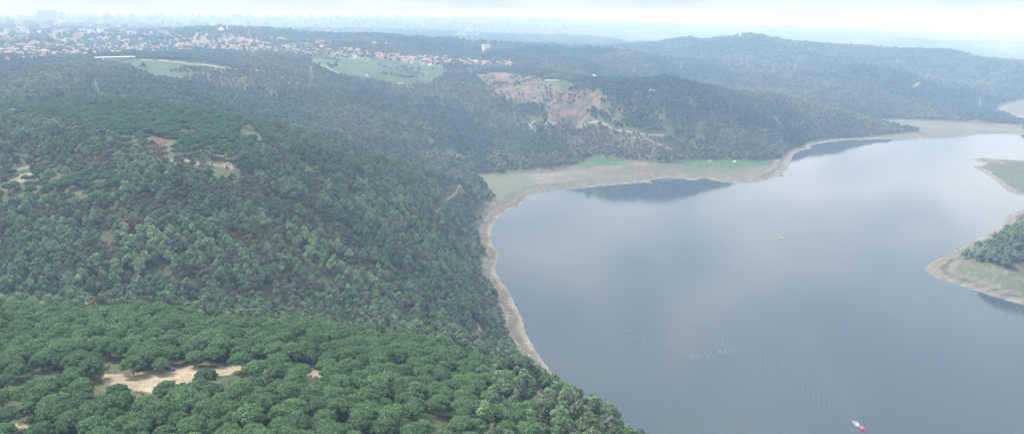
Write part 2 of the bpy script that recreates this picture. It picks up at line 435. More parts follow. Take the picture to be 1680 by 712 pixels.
def umbrella_pine(r, ntuft=3400):
    R = 4.3; top = 8.2; lobes = []
    nl = int(r.integers(26, 33)); ex = r.uniform(.85, 1.15); capz = r.uniform(3.2, 4.3)
    for k in range(nl):
        f = math.sqrt((k + .5) / nl); a = 2.4 * k + r.uniform(-.25, .25); rr = R * .86 * f * r.uniform(.92, 1.06)
        cz = top - .9 - capz * (1 - math.sqrt(max(0, 1 - (f * .97) ** 2))) + r.uniform(-.25, .25)
        s = r.uniform(.95, 1.35)
        lobes.append((rr * math.cos(a) * ex, rr * math.sin(a) / ex, cz, s, s, s * r.uniform(.7, .9)))
    lobes.append((0, 0, top - capz * .75, R * .6, R * .6, capz * .45))
    c = crown_mesh('crown', lobes, ntuft, .27, r, core=.88, lowcut=-.2)
    t = trunk_mesh('trunk', 5.0, .3, [(l[0], l[1], l[2] - .4) for l in lobes[::3]], r)
    return c, t
def slope_pine(r, ntuft=1500):
    R = r.uniform(2.4, 3.0); h = r.uniform(5.4, 7.2); lobes = []
    for k in range(int(r.integers(9, 14))):
        f = r.uniform(0, 1) ** .8; rr = R * (1 - .75 * f) * r.uniform(.2, .85); a = r.uniform(0, 6.28)
        s = r.uniform(.9, 1.45) * (1 - .35 * f)
        lobes.append((rr * math.cos(a), rr * math.sin(a), h * (.42 + .5 * f), s, s, s * r.uniform(.75, 1.05)))
    lobes.append((0, 0, h * .9, .9, .9, 1.1))
    c = crown_mesh('crown', lobes, ntuft, .36, r, core=.72, lowcut=-.5)
    t = trunk_mesh('trunk', h * .75, .17, [(l[0], l[1], l[2]) for l in lobes[::3]], r)
    return c, t
def broadleaf(r, ntuft=1000):
    R = r.uniform(2.2, 3.2); lobes = []
    for k in range(int(r.integers(7, 11))):
        rr = R * r.uniform(0, .75); a = r.uniform(0, 6.28); s = r.uniform(.8, 1.3)
        lobes.append((rr * math.cos(a), rr * math.sin(a), 2.6 + 1.8 * (1 - (rr / R) ** 2) + r.uniform(-.3, .3), s, s, s * .9))
    c = crown_mesh('crown', lobes, ntuft, .27, r, core=0, lowcut=-.8)
    t = trunk_mesh('trunk', 2.8, .15, [(l[0], l[1], l[2] + .5) for l in lobes], r)
    return c, t

LIGHT_GREEN = np.array([.092, .172, .070]); SLOPE = np.array([.135, .204, .106]); DARK = np.array([.036, .072, .042])
UMB = [umbrella_pine(np.random.default_rng(100 + k)) for k in range(5)]
SLP = [slope_pine(np.random.default_rng(200 + k)) for k in range(6)]
BRD = [broadleaf(np.random.default_rng(300 + k)) for k in range(3)]
def lowcrowd(r):                           # small clump standing for one tree far away
    lobes = [(r.uniform(-1.2, 1.2), r.uniform(-1.2, 1.2), r.uniform(3, 6.5), r.uniform(1.4, 2.3), r.uniform(1.4, 2.3), r.uniform(1.3, 2.0)) for _ in range(5)]
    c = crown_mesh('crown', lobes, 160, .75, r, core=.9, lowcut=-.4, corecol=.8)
    return c, trunk_mesh('trunk', 4, .2, [], r)
FAR = [lowcrowd(np.random.default_rng(400 + k)) for k in range(3)]

# ------------------------------------------------------------------ tracks and roads (pixel polylines -> world)
TRACKS = [
    ('park_road', 'pale park road curving down past the meadow on the left plateau', [(232,99),(280,102),(330,106),(380,113),(430,120),(470,127),(503,133),(530,137),(545,139)], 7.0, 'pale'),
    ('park_path', 'short pale path at the left edge of the far pine plateau', [(5,128),(20,124),(40,119)], 8.0, 'pale'),
    ('meadow_track', 'thin curved dirt track through the green meadow below the houses', [(495,93),(520,104),(545,116),(556,121),(566,121)], 4.0, 'dirt'),
    ('meadow_track', 'pale dirt track ending in a bare loop under the meadow', [(592,121),(604,130),(625,136),(645,138),(662,137)], 6.0, 'dirt'),
    ('hill_track', 'level dirt track at the foot of the forested hill left of the bay', [(692,254),(730,254),(778,253)], 3.0, 'dirt'),
    ('slope_track', 'dirt track running level below the red terraces', [(868,203),(905,205),(950,208),(1000,211),(1030,217),(1055,222),(1090,223)], 2.6, 'pale'),
    ('slope_track', 'lower pale dirt track winding down the scrub slope to the bay', [(1038,227),(1062,229),(1078,238),(1095,243),(1118,249),(1135,254)], 2.4, 'pale'),
    ('causeway_road', 'pale causeway road crossing the mud flats', [(1450,197),(1480,199),(1530,201),(1560,203),(1600,209),(1640,213),(1690,214)], 5.0, 'pale'),
    ('forest_track', 'curved dirt track between the trees above the steep shore', [(770,564),(780,556),(787,547),(788,538),(783,531)], 2.2, 'dirt'),
    ('spur_track', 'narrow dirt track climbing the wooded spur beside the bay', [(712,352),(722,342),(736,326),(750,315),(757,304)], 1.6, 'dirt'),
    ('far_hill_track', 'pale zigzag dirt track on the far right wooded hill', [(1496,146),(1503,141),(1517,136),(1533,132)], 7.0, 'dirt'),
]
TRK_W = []
for nm, lab, pts, wd, kind in TRACKS:
    P = np.array([hit(px, py, 0.0, 300.)[:2] for px, py in pts])
    TRK_W.append((nm, lab, P, wd, kind))

# ------------------------------------------------------------------ terrain colours and mesh
PX, PY = project(X2, Y2, Zg)
WX, WY = wiggle(X2, Y2, PX, PY, DD)
def classify(x, y, px, py, d, sh, z):
    c = {}
    c['clear'] = union(R_CLEAR, x, y, px, py, d); c['grass'] = union(R_GRASS, x, y, px, py, d)
    c['terr'] = union(R_TERR, x, y, px, py, d); c['scrub'] = union(R_SCRUB, x, y, px, py, d)
    c['open'] = union(R_OPEN, x, y, px, py, d) | ((sh > -1e9) & (z < 3.0) & (sh < 17)) ; c['stone'] = union(R_STONE, x, y, px, py, d) | (y < 300)
    c['town'] = union(R_TOWN, x, y, px, py, d)
    return c
K = classify(X2, Y2, WX, WY, DD, SH, Zg)
n1 = fbm(X2, Y2, 40, 4, 1.)[..., None]; n2 = fbm(X2, Y2, 6, 3, 6.)[..., None]; n3 = fbm(X2, Y2, 300, 4, 7.)[..., None]
def c3(*c): return np.array(c)
colr = c3(.060, .075, .040) * (.7 + .6 * n2) + c3(.05, .035, .02) * n1              # forest floor
farc = c3(.038, .065, .036) * (.6 + .8 * n2)
patch = sstep(.56, .66, n3) * sstep(4000, 6500, DD)[..., None]
farc = farc * (1 - patch) + c3(.10, .11, .065) * (.7 + .6 * n1) * patch
ff = sstep(2600, 4500, DD)[..., None]
colr = colr * (1 - ff) + farc * ff
def put(m, c, soft=None):
    global colr
    colr = np.where(m[..., None], c, colr)
put(K['scrub'], c3(.075, .072, .048) * (.6 + .8 * n2) + n1 * c3(.03, .02, .01))
put(K['town'], c3(.17, .17, .13) * (.6 + .8 * n1))
put(K['grass'], c3(.054, .082, .042) * (.6 + .8 * n2) * (.7 + .6 * n1) )
st = (np.mod(Y2 / 19 + X2 * .012 + (n1[..., 0] - .5) * 2.4, 1) < .5)
tr = np.where((st & (n2[..., 0] > .3))[..., None], c3(.165, .10, .078) * (.7 + .6 * n2), c3(.06, .065, .042) * (.7 + .6 * n2))
put(K['terr'], tr)
# draw-down zone: contour bands
band = fbm(Zg * 9, X2 * .01, 6, 3, 3.)[..., None]
bc = c3(.118, .108, .088) * (.75 + .5 * n2) + (band - .5) * .15
grn = sstep(.42, .56, fbm(X2, Y2 * 1.0, 70, 3, 12.))[..., None] * sstep(2, 5, Zg)[..., None]
bc = bc * (1 - grn * .6) + c3(.075, .11, .06) * grn * .6
redz = sstep(3.5, 6, Zg)[..., None] * sstep(.45, .6, fbm(X2, Y2, 55, 3, 21.))[..., None]
bc = bc * (1 - redz * .22) + c3(.20, .095, .065) * redz * .22
wet = sstep(1.3, .2, Zg)[..., None]
bc = bc * (1 - .0 * wet) + wet * c3(.10, .10, .09)
put(K['open'] & (SH > 0), bc)
put(K['open'] & K['grass'], c3(.055, .105, .048) * (.6 + .8 * n2))
put(K['open'] & K['grass'] & (X2 > 600), c3(.075, .088, .052) * (.6 + .8 * n2))
put(K['clear'] & (Y2 < 300), c3(.30, .245, .175) * (.65 + .65 * n2))
put(K['clear'] & (Y2 >= 300), c3(.22, .20, .155) * (.7 + .6 * n2))
put(SH < 0, c3(.12, .12, .10) + 0 * n1)
mudf = region([(1440,200),(1690,205),(1690,226),(1560,230),(1500,214)], X2, Y2, WX, WY, DD, 1500, 2500)
put(mudf & (SH > 0), c3(.12, .115, .10) * (.8 + .4 * n1))
rough_col = np.clip(colr, .004, .8)

idx = np.arange(NA * NR).reshape(NA, NR)
faces = np.stack([idx[:-1, :-1], idx[:-1, 1:], idx[1:, 1:], idx[1:, :-1]], -1).reshape(-1, 4)
gm = bpy.data.materials.new('ground_cover'); gm.use_nodes = True
nt = gm.node_tree; b = nt.nodes['Principled BSDF']; b.inputs['Roughness'].default_value = .95; b.inputs['Specular IOR Level'].default_value = .1
at = nt.nodes.new('ShaderNodeAttribute'); at.attribute_name = 'cover'
geo = nt.nodes.new('ShaderNodeNewGeometry')
no = nt.nodes.new('ShaderNodeTexNoise'); no.inputs['Scale'].default_value = .35; no.inputs['Detail'].default_value = 8; no.inputs['Roughness'].default_value = .7
nt.links.new(geo.outputs['Position'], no.inputs['Vector'])
mr = nt.nodes.new('ShaderNodeMapRange'); mr.inputs[1].default_value = .3; mr.inputs[2].default_value = .7; mr.inputs[3].default_value = .65; mr.inputs[4].default_value = 1.35
nt.links.new(no.outputs['Fac'], mr.inputs[0])
mu = nt.nodes.new('ShaderNodeVectorMath'); mu.operation = 'SCALE'
nt.links.new(at.outputs['Color'], mu.inputs[0]); nt.links.new(mr.outputs[0], mu.inputs['Scale']); nt.links.new(mu.outputs[0], b.inputs['Base Color'])
bp = nt.nodes.new('ShaderNodeBump'); bp.inputs['Strength'].default_value = .7; bp.inputs['Distance'].default_value = .6
nt.links.new(no.outputs['Fac'], bp.inputs['Height']); nt.links.new(bp.outputs[0], b.inputs['Normal'])
ter = mesh_np('ground', np.stack([X2, Y2, Zg], -1).reshape(-1, 3), faces, gm, True)
ca_ = ter.data.color_attributes.new('cover', 'FLOAT_COLOR', 'POINT')
ca_.data.foreach_set('color', np.concatenate([rough_col, np.ones(Zg.shape + (1,))], -1).astype(np.float32).ravel())
tag(ter, 'rolling hills with forest floor, bare lake shore and meadows', 'terrain', kind='structure')

dirtm = {'dirt': mat_base('track_dirt', (.26, .21, .155), .95, (.15, .25)), 'pale': mat_base('track_gravel', (.24, .235, .21), .95, (.1, .15))}
for nm, lab, P, wd, kind in TRK_W:
    Q = [P[0]]
    for a, b_ in zip(P[:-1], P[1:]):
        L = np.hypot(*(b_ - a)); n = max(2, int(L / 3))
        for k in range(1, n + 1): Q.append(a + (b_ - a) * k / n)
    Q = np.array(Q)
    for _ in range(8): Q[1:-1] = (Q[:-2] + Q[2:] + 2 * Q[1:-1]) / 4
    T = np.gradient(Q, axis=0); T /= np.linalg.norm(T, axis=1)[:, None] + 1e-9; N_ = np.column_stack([-T[:, 1], T[:, 0]])
    rows = []
    for o_ in (-.5, -.25, 0, .25, .5):
        q = Q + N_ * (wd * (o_ + (fbm(Q[:, 0], Q[:, 1], 8, 2, 3 + o_)[:, None] - .5) * .25))
        rows.append(np.column_stack([q, hgt(q[:, 0], q[:, 1]) + .22]))
    Vv = np.stack(rows, 1); n, m_ = Vv.shape[:2]; ii = np.arange(n * m_).reshape(n, m_)
    ff_ = np.stack([ii[:-1, :-1], ii[1:, :-1], ii[1:, 1:], ii[:-1, 1:]], -1).reshape(-1, 4)
    o = mesh_np(nm, Vv.reshape(-1, 3), ff_, dirtm[kind], True)
    tag(o, lab, 'road', kind='structure')

# ------------------------------------------------------------------ water
BX, BY = at_z(1414, 703, 0.0)               # red boat
B_DIR = math.atan2(*(np.array(at_z(1414, 703, 0)) - np.array(at_z(1322, 614, 0)))[::-1])   # heading angle
def water_height(x, y):
    # wake of the boat: behind it, diverging crests at about +-17 degrees
    c, s = math.cos(B_DIR), math.sin(B_DIR)
    u = -((x - BX) * c + (y - BY) * s); v = -(x - BX) * s + (y - BY) * c
    z = np.zeros_like(x)
    ok = (u > 0) & (u < 170)
    uu = np.clip(u, 1, None)
    ang = np.abs(v) / uu
    env = np.exp(-((ang - .24) / .13) ** 2) * np.exp(-uu / 110) * sstep(0, 12, uu)
    z += ok * env * .17 * np.sin((np.abs(v) * .82 + uu * .42) * 2.0)
    env2 = np.exp(-(ang / .2) ** 2) * np.exp(-uu / 60) * sstep(0, 8, uu)
    z += ok * env2 * .035 * np.sin(uu * 1.5)
    # older arcs of ripples from an earlier circling pass
    for (cx, cy, r0, wdt, lam, a0, a1, amp) in ARCS:
        dx, dy = x - cx, y - cy; rr = np.hypot(dx, dy); a = np.arctan2(dy, dx)
        e = np.exp(-((rr - r0) / wdt) ** 2) * sstep(a0, a0 + .35, a) * sstep(a1, a1 - .35, a)
        z += e * amp * np.sin((rr - r0) * 6.283 / lam)
    return z * (.35 + 1.2 * fbm(x, y, 16, 2, 40.))
def arc(px, py, r0, wdt, lam, a0, a1, amp):
    x, y = at_z(px, py, 0); return (x, y, r0, wdt, lam, a0, a1, amp)
ARCS = [arc(1090, 395, 75, 14, 3.4, 1.9, 4.1, .045),
        arc(1470, 440, 165, 22, 3.2, 3.3, 4.9, .06),
        arc(1330, 470, 95, 12, 3.0, 3.4, 5.2, .045),
        arc(1560, 480, 150, 14, 3.0, 3.4, 4.6, .045)]
# fine patch + coarse sheet as one mesh, polar grid
NWa, NWr = 1150, 760
wa = np.linspace(math.radians(-4), math.radians(52), NWa)
wr = np.concatenate([np.linspace(200, 760, 620), np.exp(np.linspace(math.log(763), math.log(2400), NWr - 620))])
wa_, wr_ = np.meshgrid(wa, wr, indexing='ij')
wx = wr_ * np.sin(wa_); wy = wr_ * np.cos(wa_)
wz = water_height(wx, wy) * sstep(900, 700, wr_)
ii = np.arange(NWa * NWr).reshape(NWa, NWr)
wf = np.stack([ii[:-1, :-1], ii[:-1, 1:], ii[1:, 1:], ii[1:, :-1]], -1).reshape(-1, 4)
wm = bpy.data.materials.new('lake_water'); wm.use_nodes = True
nt = wm.node_tree; b = nt.nodes['Principled BSDF']
b.inputs['Base Color'].default_value = (.040, .058, .070, 1); b.inputs['Roughness'].default_value = .055; b.inputs['IOR'].default_value = 1.333
b.inputs['Specular IOR Level'].default_value = .5
geo = nt.nodes.new('ShaderNodeNewGeometry')
mp = nt.nodes.new('ShaderNodeMapping'); mp.inputs['Scale'].default_value = (1, 1, 1); nt.links.new(geo.outputs['Position'], mp.inputs[0])
nA = nt.nodes.new('ShaderNodeTexNoise'); nA.inputs['Scale'].default_value = .9; nA.inputs['Detail'].default_value = 3
nt.links.new(mp.outputs[0], nA.inputs['Vector'])
nB = nt.nodes.new('ShaderNodeTexNoise'); nB.inputs['Scale'].default_value = .009; nB.inputs['Detail'].default_value = 4; nB.inputs['Distortion'].default_value = 1.2
nt.links.new(mp.outputs[0], nB.inputs['Vector'])
mr = nt.nodes.new('ShaderNodeMapRange'); mr.inputs[1].default_value = .42; mr.inputs[2].default_value = .62; mr.inputs[3].default_value = .15; mr.inputs[4].default_value = 1
nt.links.new(nB.outputs['Fac'], mr.inputs[0])
bp = nt.nodes.new('ShaderNodeBump'); bp.inputs['Distance'].default_value = .022
nt.links.new(mr.outputs[0], bp.inputs['Strength']); nt.links.new(nA.outputs['Fac'], bp.inputs['Height']); nt.links.new(bp.outputs[0], b.inputs['Normal'])
lake = mesh_np('water', np.stack([wx, wy, wz], -1).reshape(-1, 3), wf, wm, True)
tag(lake, 'calm blue grey lake with faint ripples and sky reflections', 'lake', kind='structure')

# ------------------------------------------------------------------ tree scatter
def jitter_grid(sp, d0, d1, amax=math.radians(41)):
    n = int(d1 * 2 / sp) + 2; ny = int(d1 / (sp * .87)) + 2
    gx, gy = np.meshgrid(np.arange(-n // 2, n // 2) * sp, np.arange(0, ny) * sp * .87, indexing='ij')
    gx = gx + (np.arange(gx.shape[1])[None, :] % 2) * sp * .5
    x = (gx + rng.uniform(-.36, .36, gx.shape) * sp).ravel(); y = (gy + rng.uniform(-.36, .36, gy.shape) * sp).ravel()
    d = np.hypot(x, y); a = np.arctan2(x, y)
    k = (d > d0) & (d <= d1) & (np.abs(a) < amax)
    return x[k], y[k]
sets = []
for sp, d0, d1, base in ((6.6, 95, 400, 'u'), (5.6, 290, 640, 's'), (6.2, 640, 1050, 's'), (8.0, 1050, 2600, 'm'), (17.0, 2600, 5200, 'f')):
    x, y = jitter_grid(sp, d0, d1)
    if base == 'u': x, y = x[y < 300], y[y < 300]
    if base == 's': x, y = x[y >= 300], y[y >= 300]
    sets.append((x, y, np.full(len(x), sp)))
gx = np.concatenate([s[0] for s in sets]); gy = np.concatenate([s[1] for s in sets]); gs = np.concatenate([s[2] for s in sets])
gd = np.hypot(gx, gy); gz = hgt(gx, gy); gsh = bil(SH, AZ0, AZ1, lr[0], lr[-1], *az_l(gx, gy))
gpx, gpy = project(gx, gy, gz)
gwx, gwy = wiggle(gx, gy, gpx, gpy, gd)
k = classify(gx, gy, gwx, gwy, gd, gsh, gz)
rnd = rng.random(len(gx))
keep = (gsh > 2) & seen(gx, gy, 14, .03) & (gz > .5)
keep &= ~k['clear'] & ~(k['grass'] & (rnd > .22 * sstep(.58, .68, fbm(gx, gy, 60, 3, 23.)))) & ~(k['open'] & ((gz < 14) | (gd > 1150)) & (gd > 0)) & ~(k['terr'] & (rnd > .6 * sstep(.5, .62, fbm(gx, gy, 45, 3, 19.))))
keep &= ~(k['scrub'] & (rnd > .85)) & ~(k['town'] & (rnd > .36))
farpatch = sstep(.56, .66, fbm(gx, gy, 300, 4, 7.))
keep &= ~((gd > 4600) & (farpatch > rnd))
gap = fbm(gx, gy, 30, 3, 33.)
keep &= ~((gap > .70) & (rnd < .7) & (gy > 300))
# thin the umbrella pines out beside the near clearings
thin = fbm(gx, gy, 22, 2, 50.)
keep &= ~((gy < 300) & (thin > .70) & (rnd < .5))
for nm, lab, P, wd, kind in TRK_W:
    keep &= polydist(P, gx, gy, False) > wd * .5 + np.where(gd > 1000, 4.0, 2.6)
# keep the wooden tower, car and clearing spots free
TOWER = hit(262, 264, 0, 300.); CAR = hit(280, 606, 0, 60.)
for (tx, ty, rad) in ((TOWER[0], TOWER[1], 8.0), (CAR[0], CAR[1], 5.0)):
    keep &= np.hypot(gx - tx, gy - ty) > rad
for hh in (3.5, 5.5, 7.5, 9.5):                     # only low growth in front of the tower, lamps, kiosk and gateway
    tpx, tpy = project(gx, gy, gz + hh)
    keep &= ~region([(241,222),(285,222),(287,257),(239,257)], gx, gy, tpx, tpy, gd, 300, 620)
    keep &= ~region([(335,258),(392,258),(392,281),(335,275)], gx, gy, tpx, tpy, gd, 300, 620)
for lx, ly in [(12,200),(70,214),(79,219),(122,229),(132,228),(158,236),(171,233),(211,245),(345,269)]:
    q_ = hit(lx, ly, 0, 330.); keep &= np.hypot(gx - q_[0], gy - q_[1]) > 4.5
    keep &= ~((np.abs(gx / gy - q_[0] / q_[1]) < .006) & (gy < q_[1]) & (gy > q_[1] - 14))
# nothing tall right in front of the bare clearings
for hh, dd_ in ((7.5, 330), (3.5, 330), (5.0, 700)):
    tpx, tpy = project(gx, gy, gz + hh)
    for Pc, d0_, d1_ in R_CLEAR + R_GRASS[:1]:
        if d1_ <= 400 and dd_ == 330: keep &= ~region([Pc][0], gx, gy, tpx, tpy, gd, d0_, d1_)
gx, gy, gz, gd, gsh, gs, gpx, gpy, gwx, gwy, rnd = [q[keep] for q in (gx, gy, gz, gd, gsh, gs, gpx, gpy, gwx, gwy, rnd)]
k = {n: v[keep] for n, v in k.items()}
N = len(gx)
kind = np.where(gd > 1500, 3, 1)            # 0 umbrella, 1 slope, 2 broadleaf, 3 far
kind[(gd > 1050) & (gd <= 1500)] = 3
edge = region([(720,300),(805,300),(840,400),(900,600),(860,600),(800,520),(750,420)], gx, gy, gpx, gpy, gd, 380, 1100)
bl = (fbm(gx, gy, 35, 3, 71.) > .60) & (rnd < .8) | (edge & (rng.random(N) < .55)) | (rng.random(N) < .05) | (k['grass'] & (rnd < .05)) | k['scrub'] & (rnd < .4)
kind[(kind == 1) & bl] = 2
st_ = k['stone'] & (gd < 1000)
kind[st_] = 0
# the right end of the near hill mixes into slope pines
mixr = (gy < 300) & (gpx > 760 + 160 * rng.random(N)) & (gpy > 560) & (rng.random(N) < .75)
kind[mixr] = 1
midslope = (gy > 300) & (gd < 720) & (gpy > 285) & (gpy < 345) & (gpx < 200) & (fbm(gx, gy, 40, 2, 90.) > .56) & ~k['stone']
kind[midslope] = 0
extra = [(190,628,1.12),(172,652,.9),(272,632,1.05),(300,640,1.0),(337,616,.8),(345,640,.9),(215,590,1.),(262,588,.95),(240,660,1.05),(150,575,1.1),(385,560,1.1),(345,572,1.1),(318,575,1.05)]
ex_xy = []
for px_, py_, s_e in extra:
    q_ = hit(px_, py_, 6.0 * s_e, 90.); ex_xy.append((q_[0], q_[1], s_e))
for ex_, ey_, s_e in ex_xy:
    far_ok = np.hypot(gx - ex_, gy - ey_) > 4.6
    kk_ = far_ok
    gx, gy, gz, gd, gsh, gs, gpx, gpy, rnd, kind = [q[kk_] for q in (gx, gy, gz, gd, gsh, gs, gpx, gpy, rnd, kind)]
    k = {n: v[kk_] for n, v in k.items()}; edge = edge[kk_]
ne = len(ex_xy); ea = np.array(ex_xy); ez = hgt(ea[:, 0], ea[:, 1]); epx, epy = project(ea[:, 0], ea[:, 1], ez)
def cat_(a, b): return np.concatenate([a, b])
gx = cat_(gx, ea[:, 0]); gy = cat_(gy, ea[:, 1]); gz = cat_(gz, ez); gd = cat_(gd, np.hypot(ea[:, 0], ea[:, 1])); gsh = cat_(gsh, np.full(ne, 99.)); gs = cat_(gs, np.full(ne, 7.))
gpx = cat_(gpx, epx); gpy = cat_(gpy, epy); rnd = cat_(rnd, np.full(ne, .5)); kind = cat_(kind, np.zeros(ne, int)); edge = cat_(edge, np.zeros(ne, bool))
k = {n: cat_(v, np.full(ne, n == 'stone')) for n, v in k.items()}; N = len(gx)
# thin umbrella pines further off (their grid is too tight for the wide crowns)
drop = (kind == 0) & (gy > 300) & (rng.random(N) > np.where(gd < 640, .36, .5))
sel = ~drop
gx, gy, gz, gd, gsh, gs, gpx, gpy, rnd, kind = [q[sel] for q in (gx, gy, gz, gd, gsh, gs, gpx, gpy, rnd, kind)]
k = {n: v[sel] for n, v in k.items()}; edge = edge[sel]; N = len(gx)
scl = np.ones(N)
scl[kind == 0] = rng.uniform(.70, 1.06, (kind == 0).sum())
scl[kind == 1] = rng.uniform(1.0, 1.65, (kind == 1).sum()) * np.where(gs[kind == 1] > 7, 1.15, np.where(gs[kind == 1] > 5.5, 1.1, 1.0))
scl[kind == 2] = rng.uniform(.7, 1.2, (kind == 2).sum())
scl[kind == 3] = rng.uniform(.75, 1.2, (kind == 3).sum()) * np.where(gs[kind == 3] > 10, 2.3, 1.25)
scl[k['terr']] *= .6; scl[k['scrub']] *= .7
scl[k['grass']] *= .9
t1 = fbm(gx, gy, 60, 3, 101.)[:, None]; t2 = rng.random((N, 1)); t3 = rng.random(N)
tint = SLOPE * (.58 + .72 * t2) * (.5 + 1.0 * t1)
tint = tint + (t1 - .5) * np.array([.04, .01, .0])
tint[kind == 0] = (LIGHT_GREEN * (.8 + .4 * t2) * (.85 + .3 * t1))[kind == 0]
tint[(kind == 0) & (gy > 300)] *= np.array([.72, .85, .9])
f3 = kind == 3; t4 = fbm(gx, gy, 210, 3, 131.)[:, None]; t5 = sstep(.46, .60, t4)
tint[f3] = ((np.array([.042, .080, .042]) * (1 - t5) + np.array([.112, .118, .062]) * t5) * (.5 + 1.0 * t2) * (.40 + 1.2 * t1))[f3]
b2 = kind == 2
pal = np.array([[.15, .14, .10], [.13, .145, .085], [.19, .18, .07], [.14, .13, .115], [.10, .14, .06], [.20, .12, .07]])
tint[b2] = pal[rng.choice(6, b2.sum(), p=[.15, .28, .07, .22, .27, .01])] * (.7 + .5 * t2[b2])
aut = (kind == 1) & (t3 < .03); tint[aut] = np.array([.15, .13, .08]) * (.7 + .5 * t2[aut])
gry = (kind == 1) & (t3 > .88); tint[gry] = np.array([.12, .135, .10]) * (.8 + .4 * t2[gry])
foot = region([(800,248),(850,262),(945,250),(950,284),(800,292)], gx, gy, gpx, gpy, gd, 1000, 1500) & (rng.random(N) < .7)
spur = region([(810,232),(880,220),(945,250),(945,268),(860,262),(810,260)], gx, gy, gpx, gpy, gd, 1000, 1500)
yel = (kind == 1) & (t3 > .52) & (t3 < .523); tint[yel] = np.array([.26, .25, .12])
red = (kind == 1) & (t3 > .53) & (t3 < .5315); tint[red] = np.array([.22, .10, .06])
fa3 = f3 & (k['scrub'] | (t3 < .10)); tint[fa3] = np.array([.095, .09, .06]) * (.7 + .6 * t2[fa3])
tint[foot] = np.array([.17, .155, .08]) * (.7 + .6 * t2[foot]); tint[spur & ~foot] = np.array([.075, .125, .055]) * (.7 + .6 * t2[spur & ~foot])
rot = rng.uniform(0, 6.283, N)
NV = {0: 5, 1: 6, 2: 3, 3: 3}
var = np.array([rng.integers(0, NV[q]) for q in kind])

inframe = (gpx > -20) & (gpx < 1700) & (gpy > 5) & (gpy < 760)
vis = inframe & seen(gx, gy, 6, 0)
used = np.zeros(N, bool)
PROTO_OBJ = {}
def individuals(sel_idx, protos, name, labelf, cat, group):
    """each tree: an Empty > trunk, crown"""
    first = {}
    for i in sel_idx:
        used[i] = True
        v = int(var[i]); c_me, t_me = protos[v]
        if v not in first:
            t = empty(name, (0, 0, 0))
            tr_ = bpy.data.objects.new('trunk', t_me); COL.objects.link(tr_); tr_.parent = t
            cr = bpy.data.objects.new('crown', c_me); COL.objects.link(cr); cr.parent = t
            first[v] = t; PROTO_OBJ[(name, v)] = (cr, tr_)
        else:
            t = copy_tree(first[v])
        t.location = (gx[i], gy[i], gz[i] - .15); t.rotation_euler = (0, 0, rot[i]); t.scale = (scl[i],) * 3
        for ch in t.children: ch['tint'] = [float(q) for q in tint[i]]
        lab, grp = labelf(i)
        tag(t, lab, cat, grp)
def nearest(kk, n, extra=None):
    m = np.where(vis & (kind == kk) & (extra if extra is not None else True))[0]
    return m[np.argsort(gd[m])][:n]
iu = nearest(0, 300)
individuals(iu, UMB, 'umbrella_pine', lambda i: ('round crowned bright green umbrella pine in the dense near forest', 'umbrella pines of the near forest'), 'pine tree', None)
isl = nearest(1, 300)
individuals(isl, SLP, 'forest_pine', lambda i: ('shaggy grey green pine at the near edge of the mixed forest', 'shaggy pines of the mixed forest'), 'pine tree', None)
ib = nearest(2, 300)
individuals(ib, BRD, 'broadleaf_tree', lambda i: ('low twiggy olive brown broadleaf tree among the slope pines', 'broadleaf trees among the slope pines'), 'tree', None)
ifar = nearest(3, 300)
individuals(ifar, FAR, 'hillside_tree', lambda i: ('dark green tree in the wood on the hillside beyond the bay', 'trees on the hillsides across the bay'), 'tree', None)
print('trees', N, {q: int((kind == q).sum()) for q in range(4)})

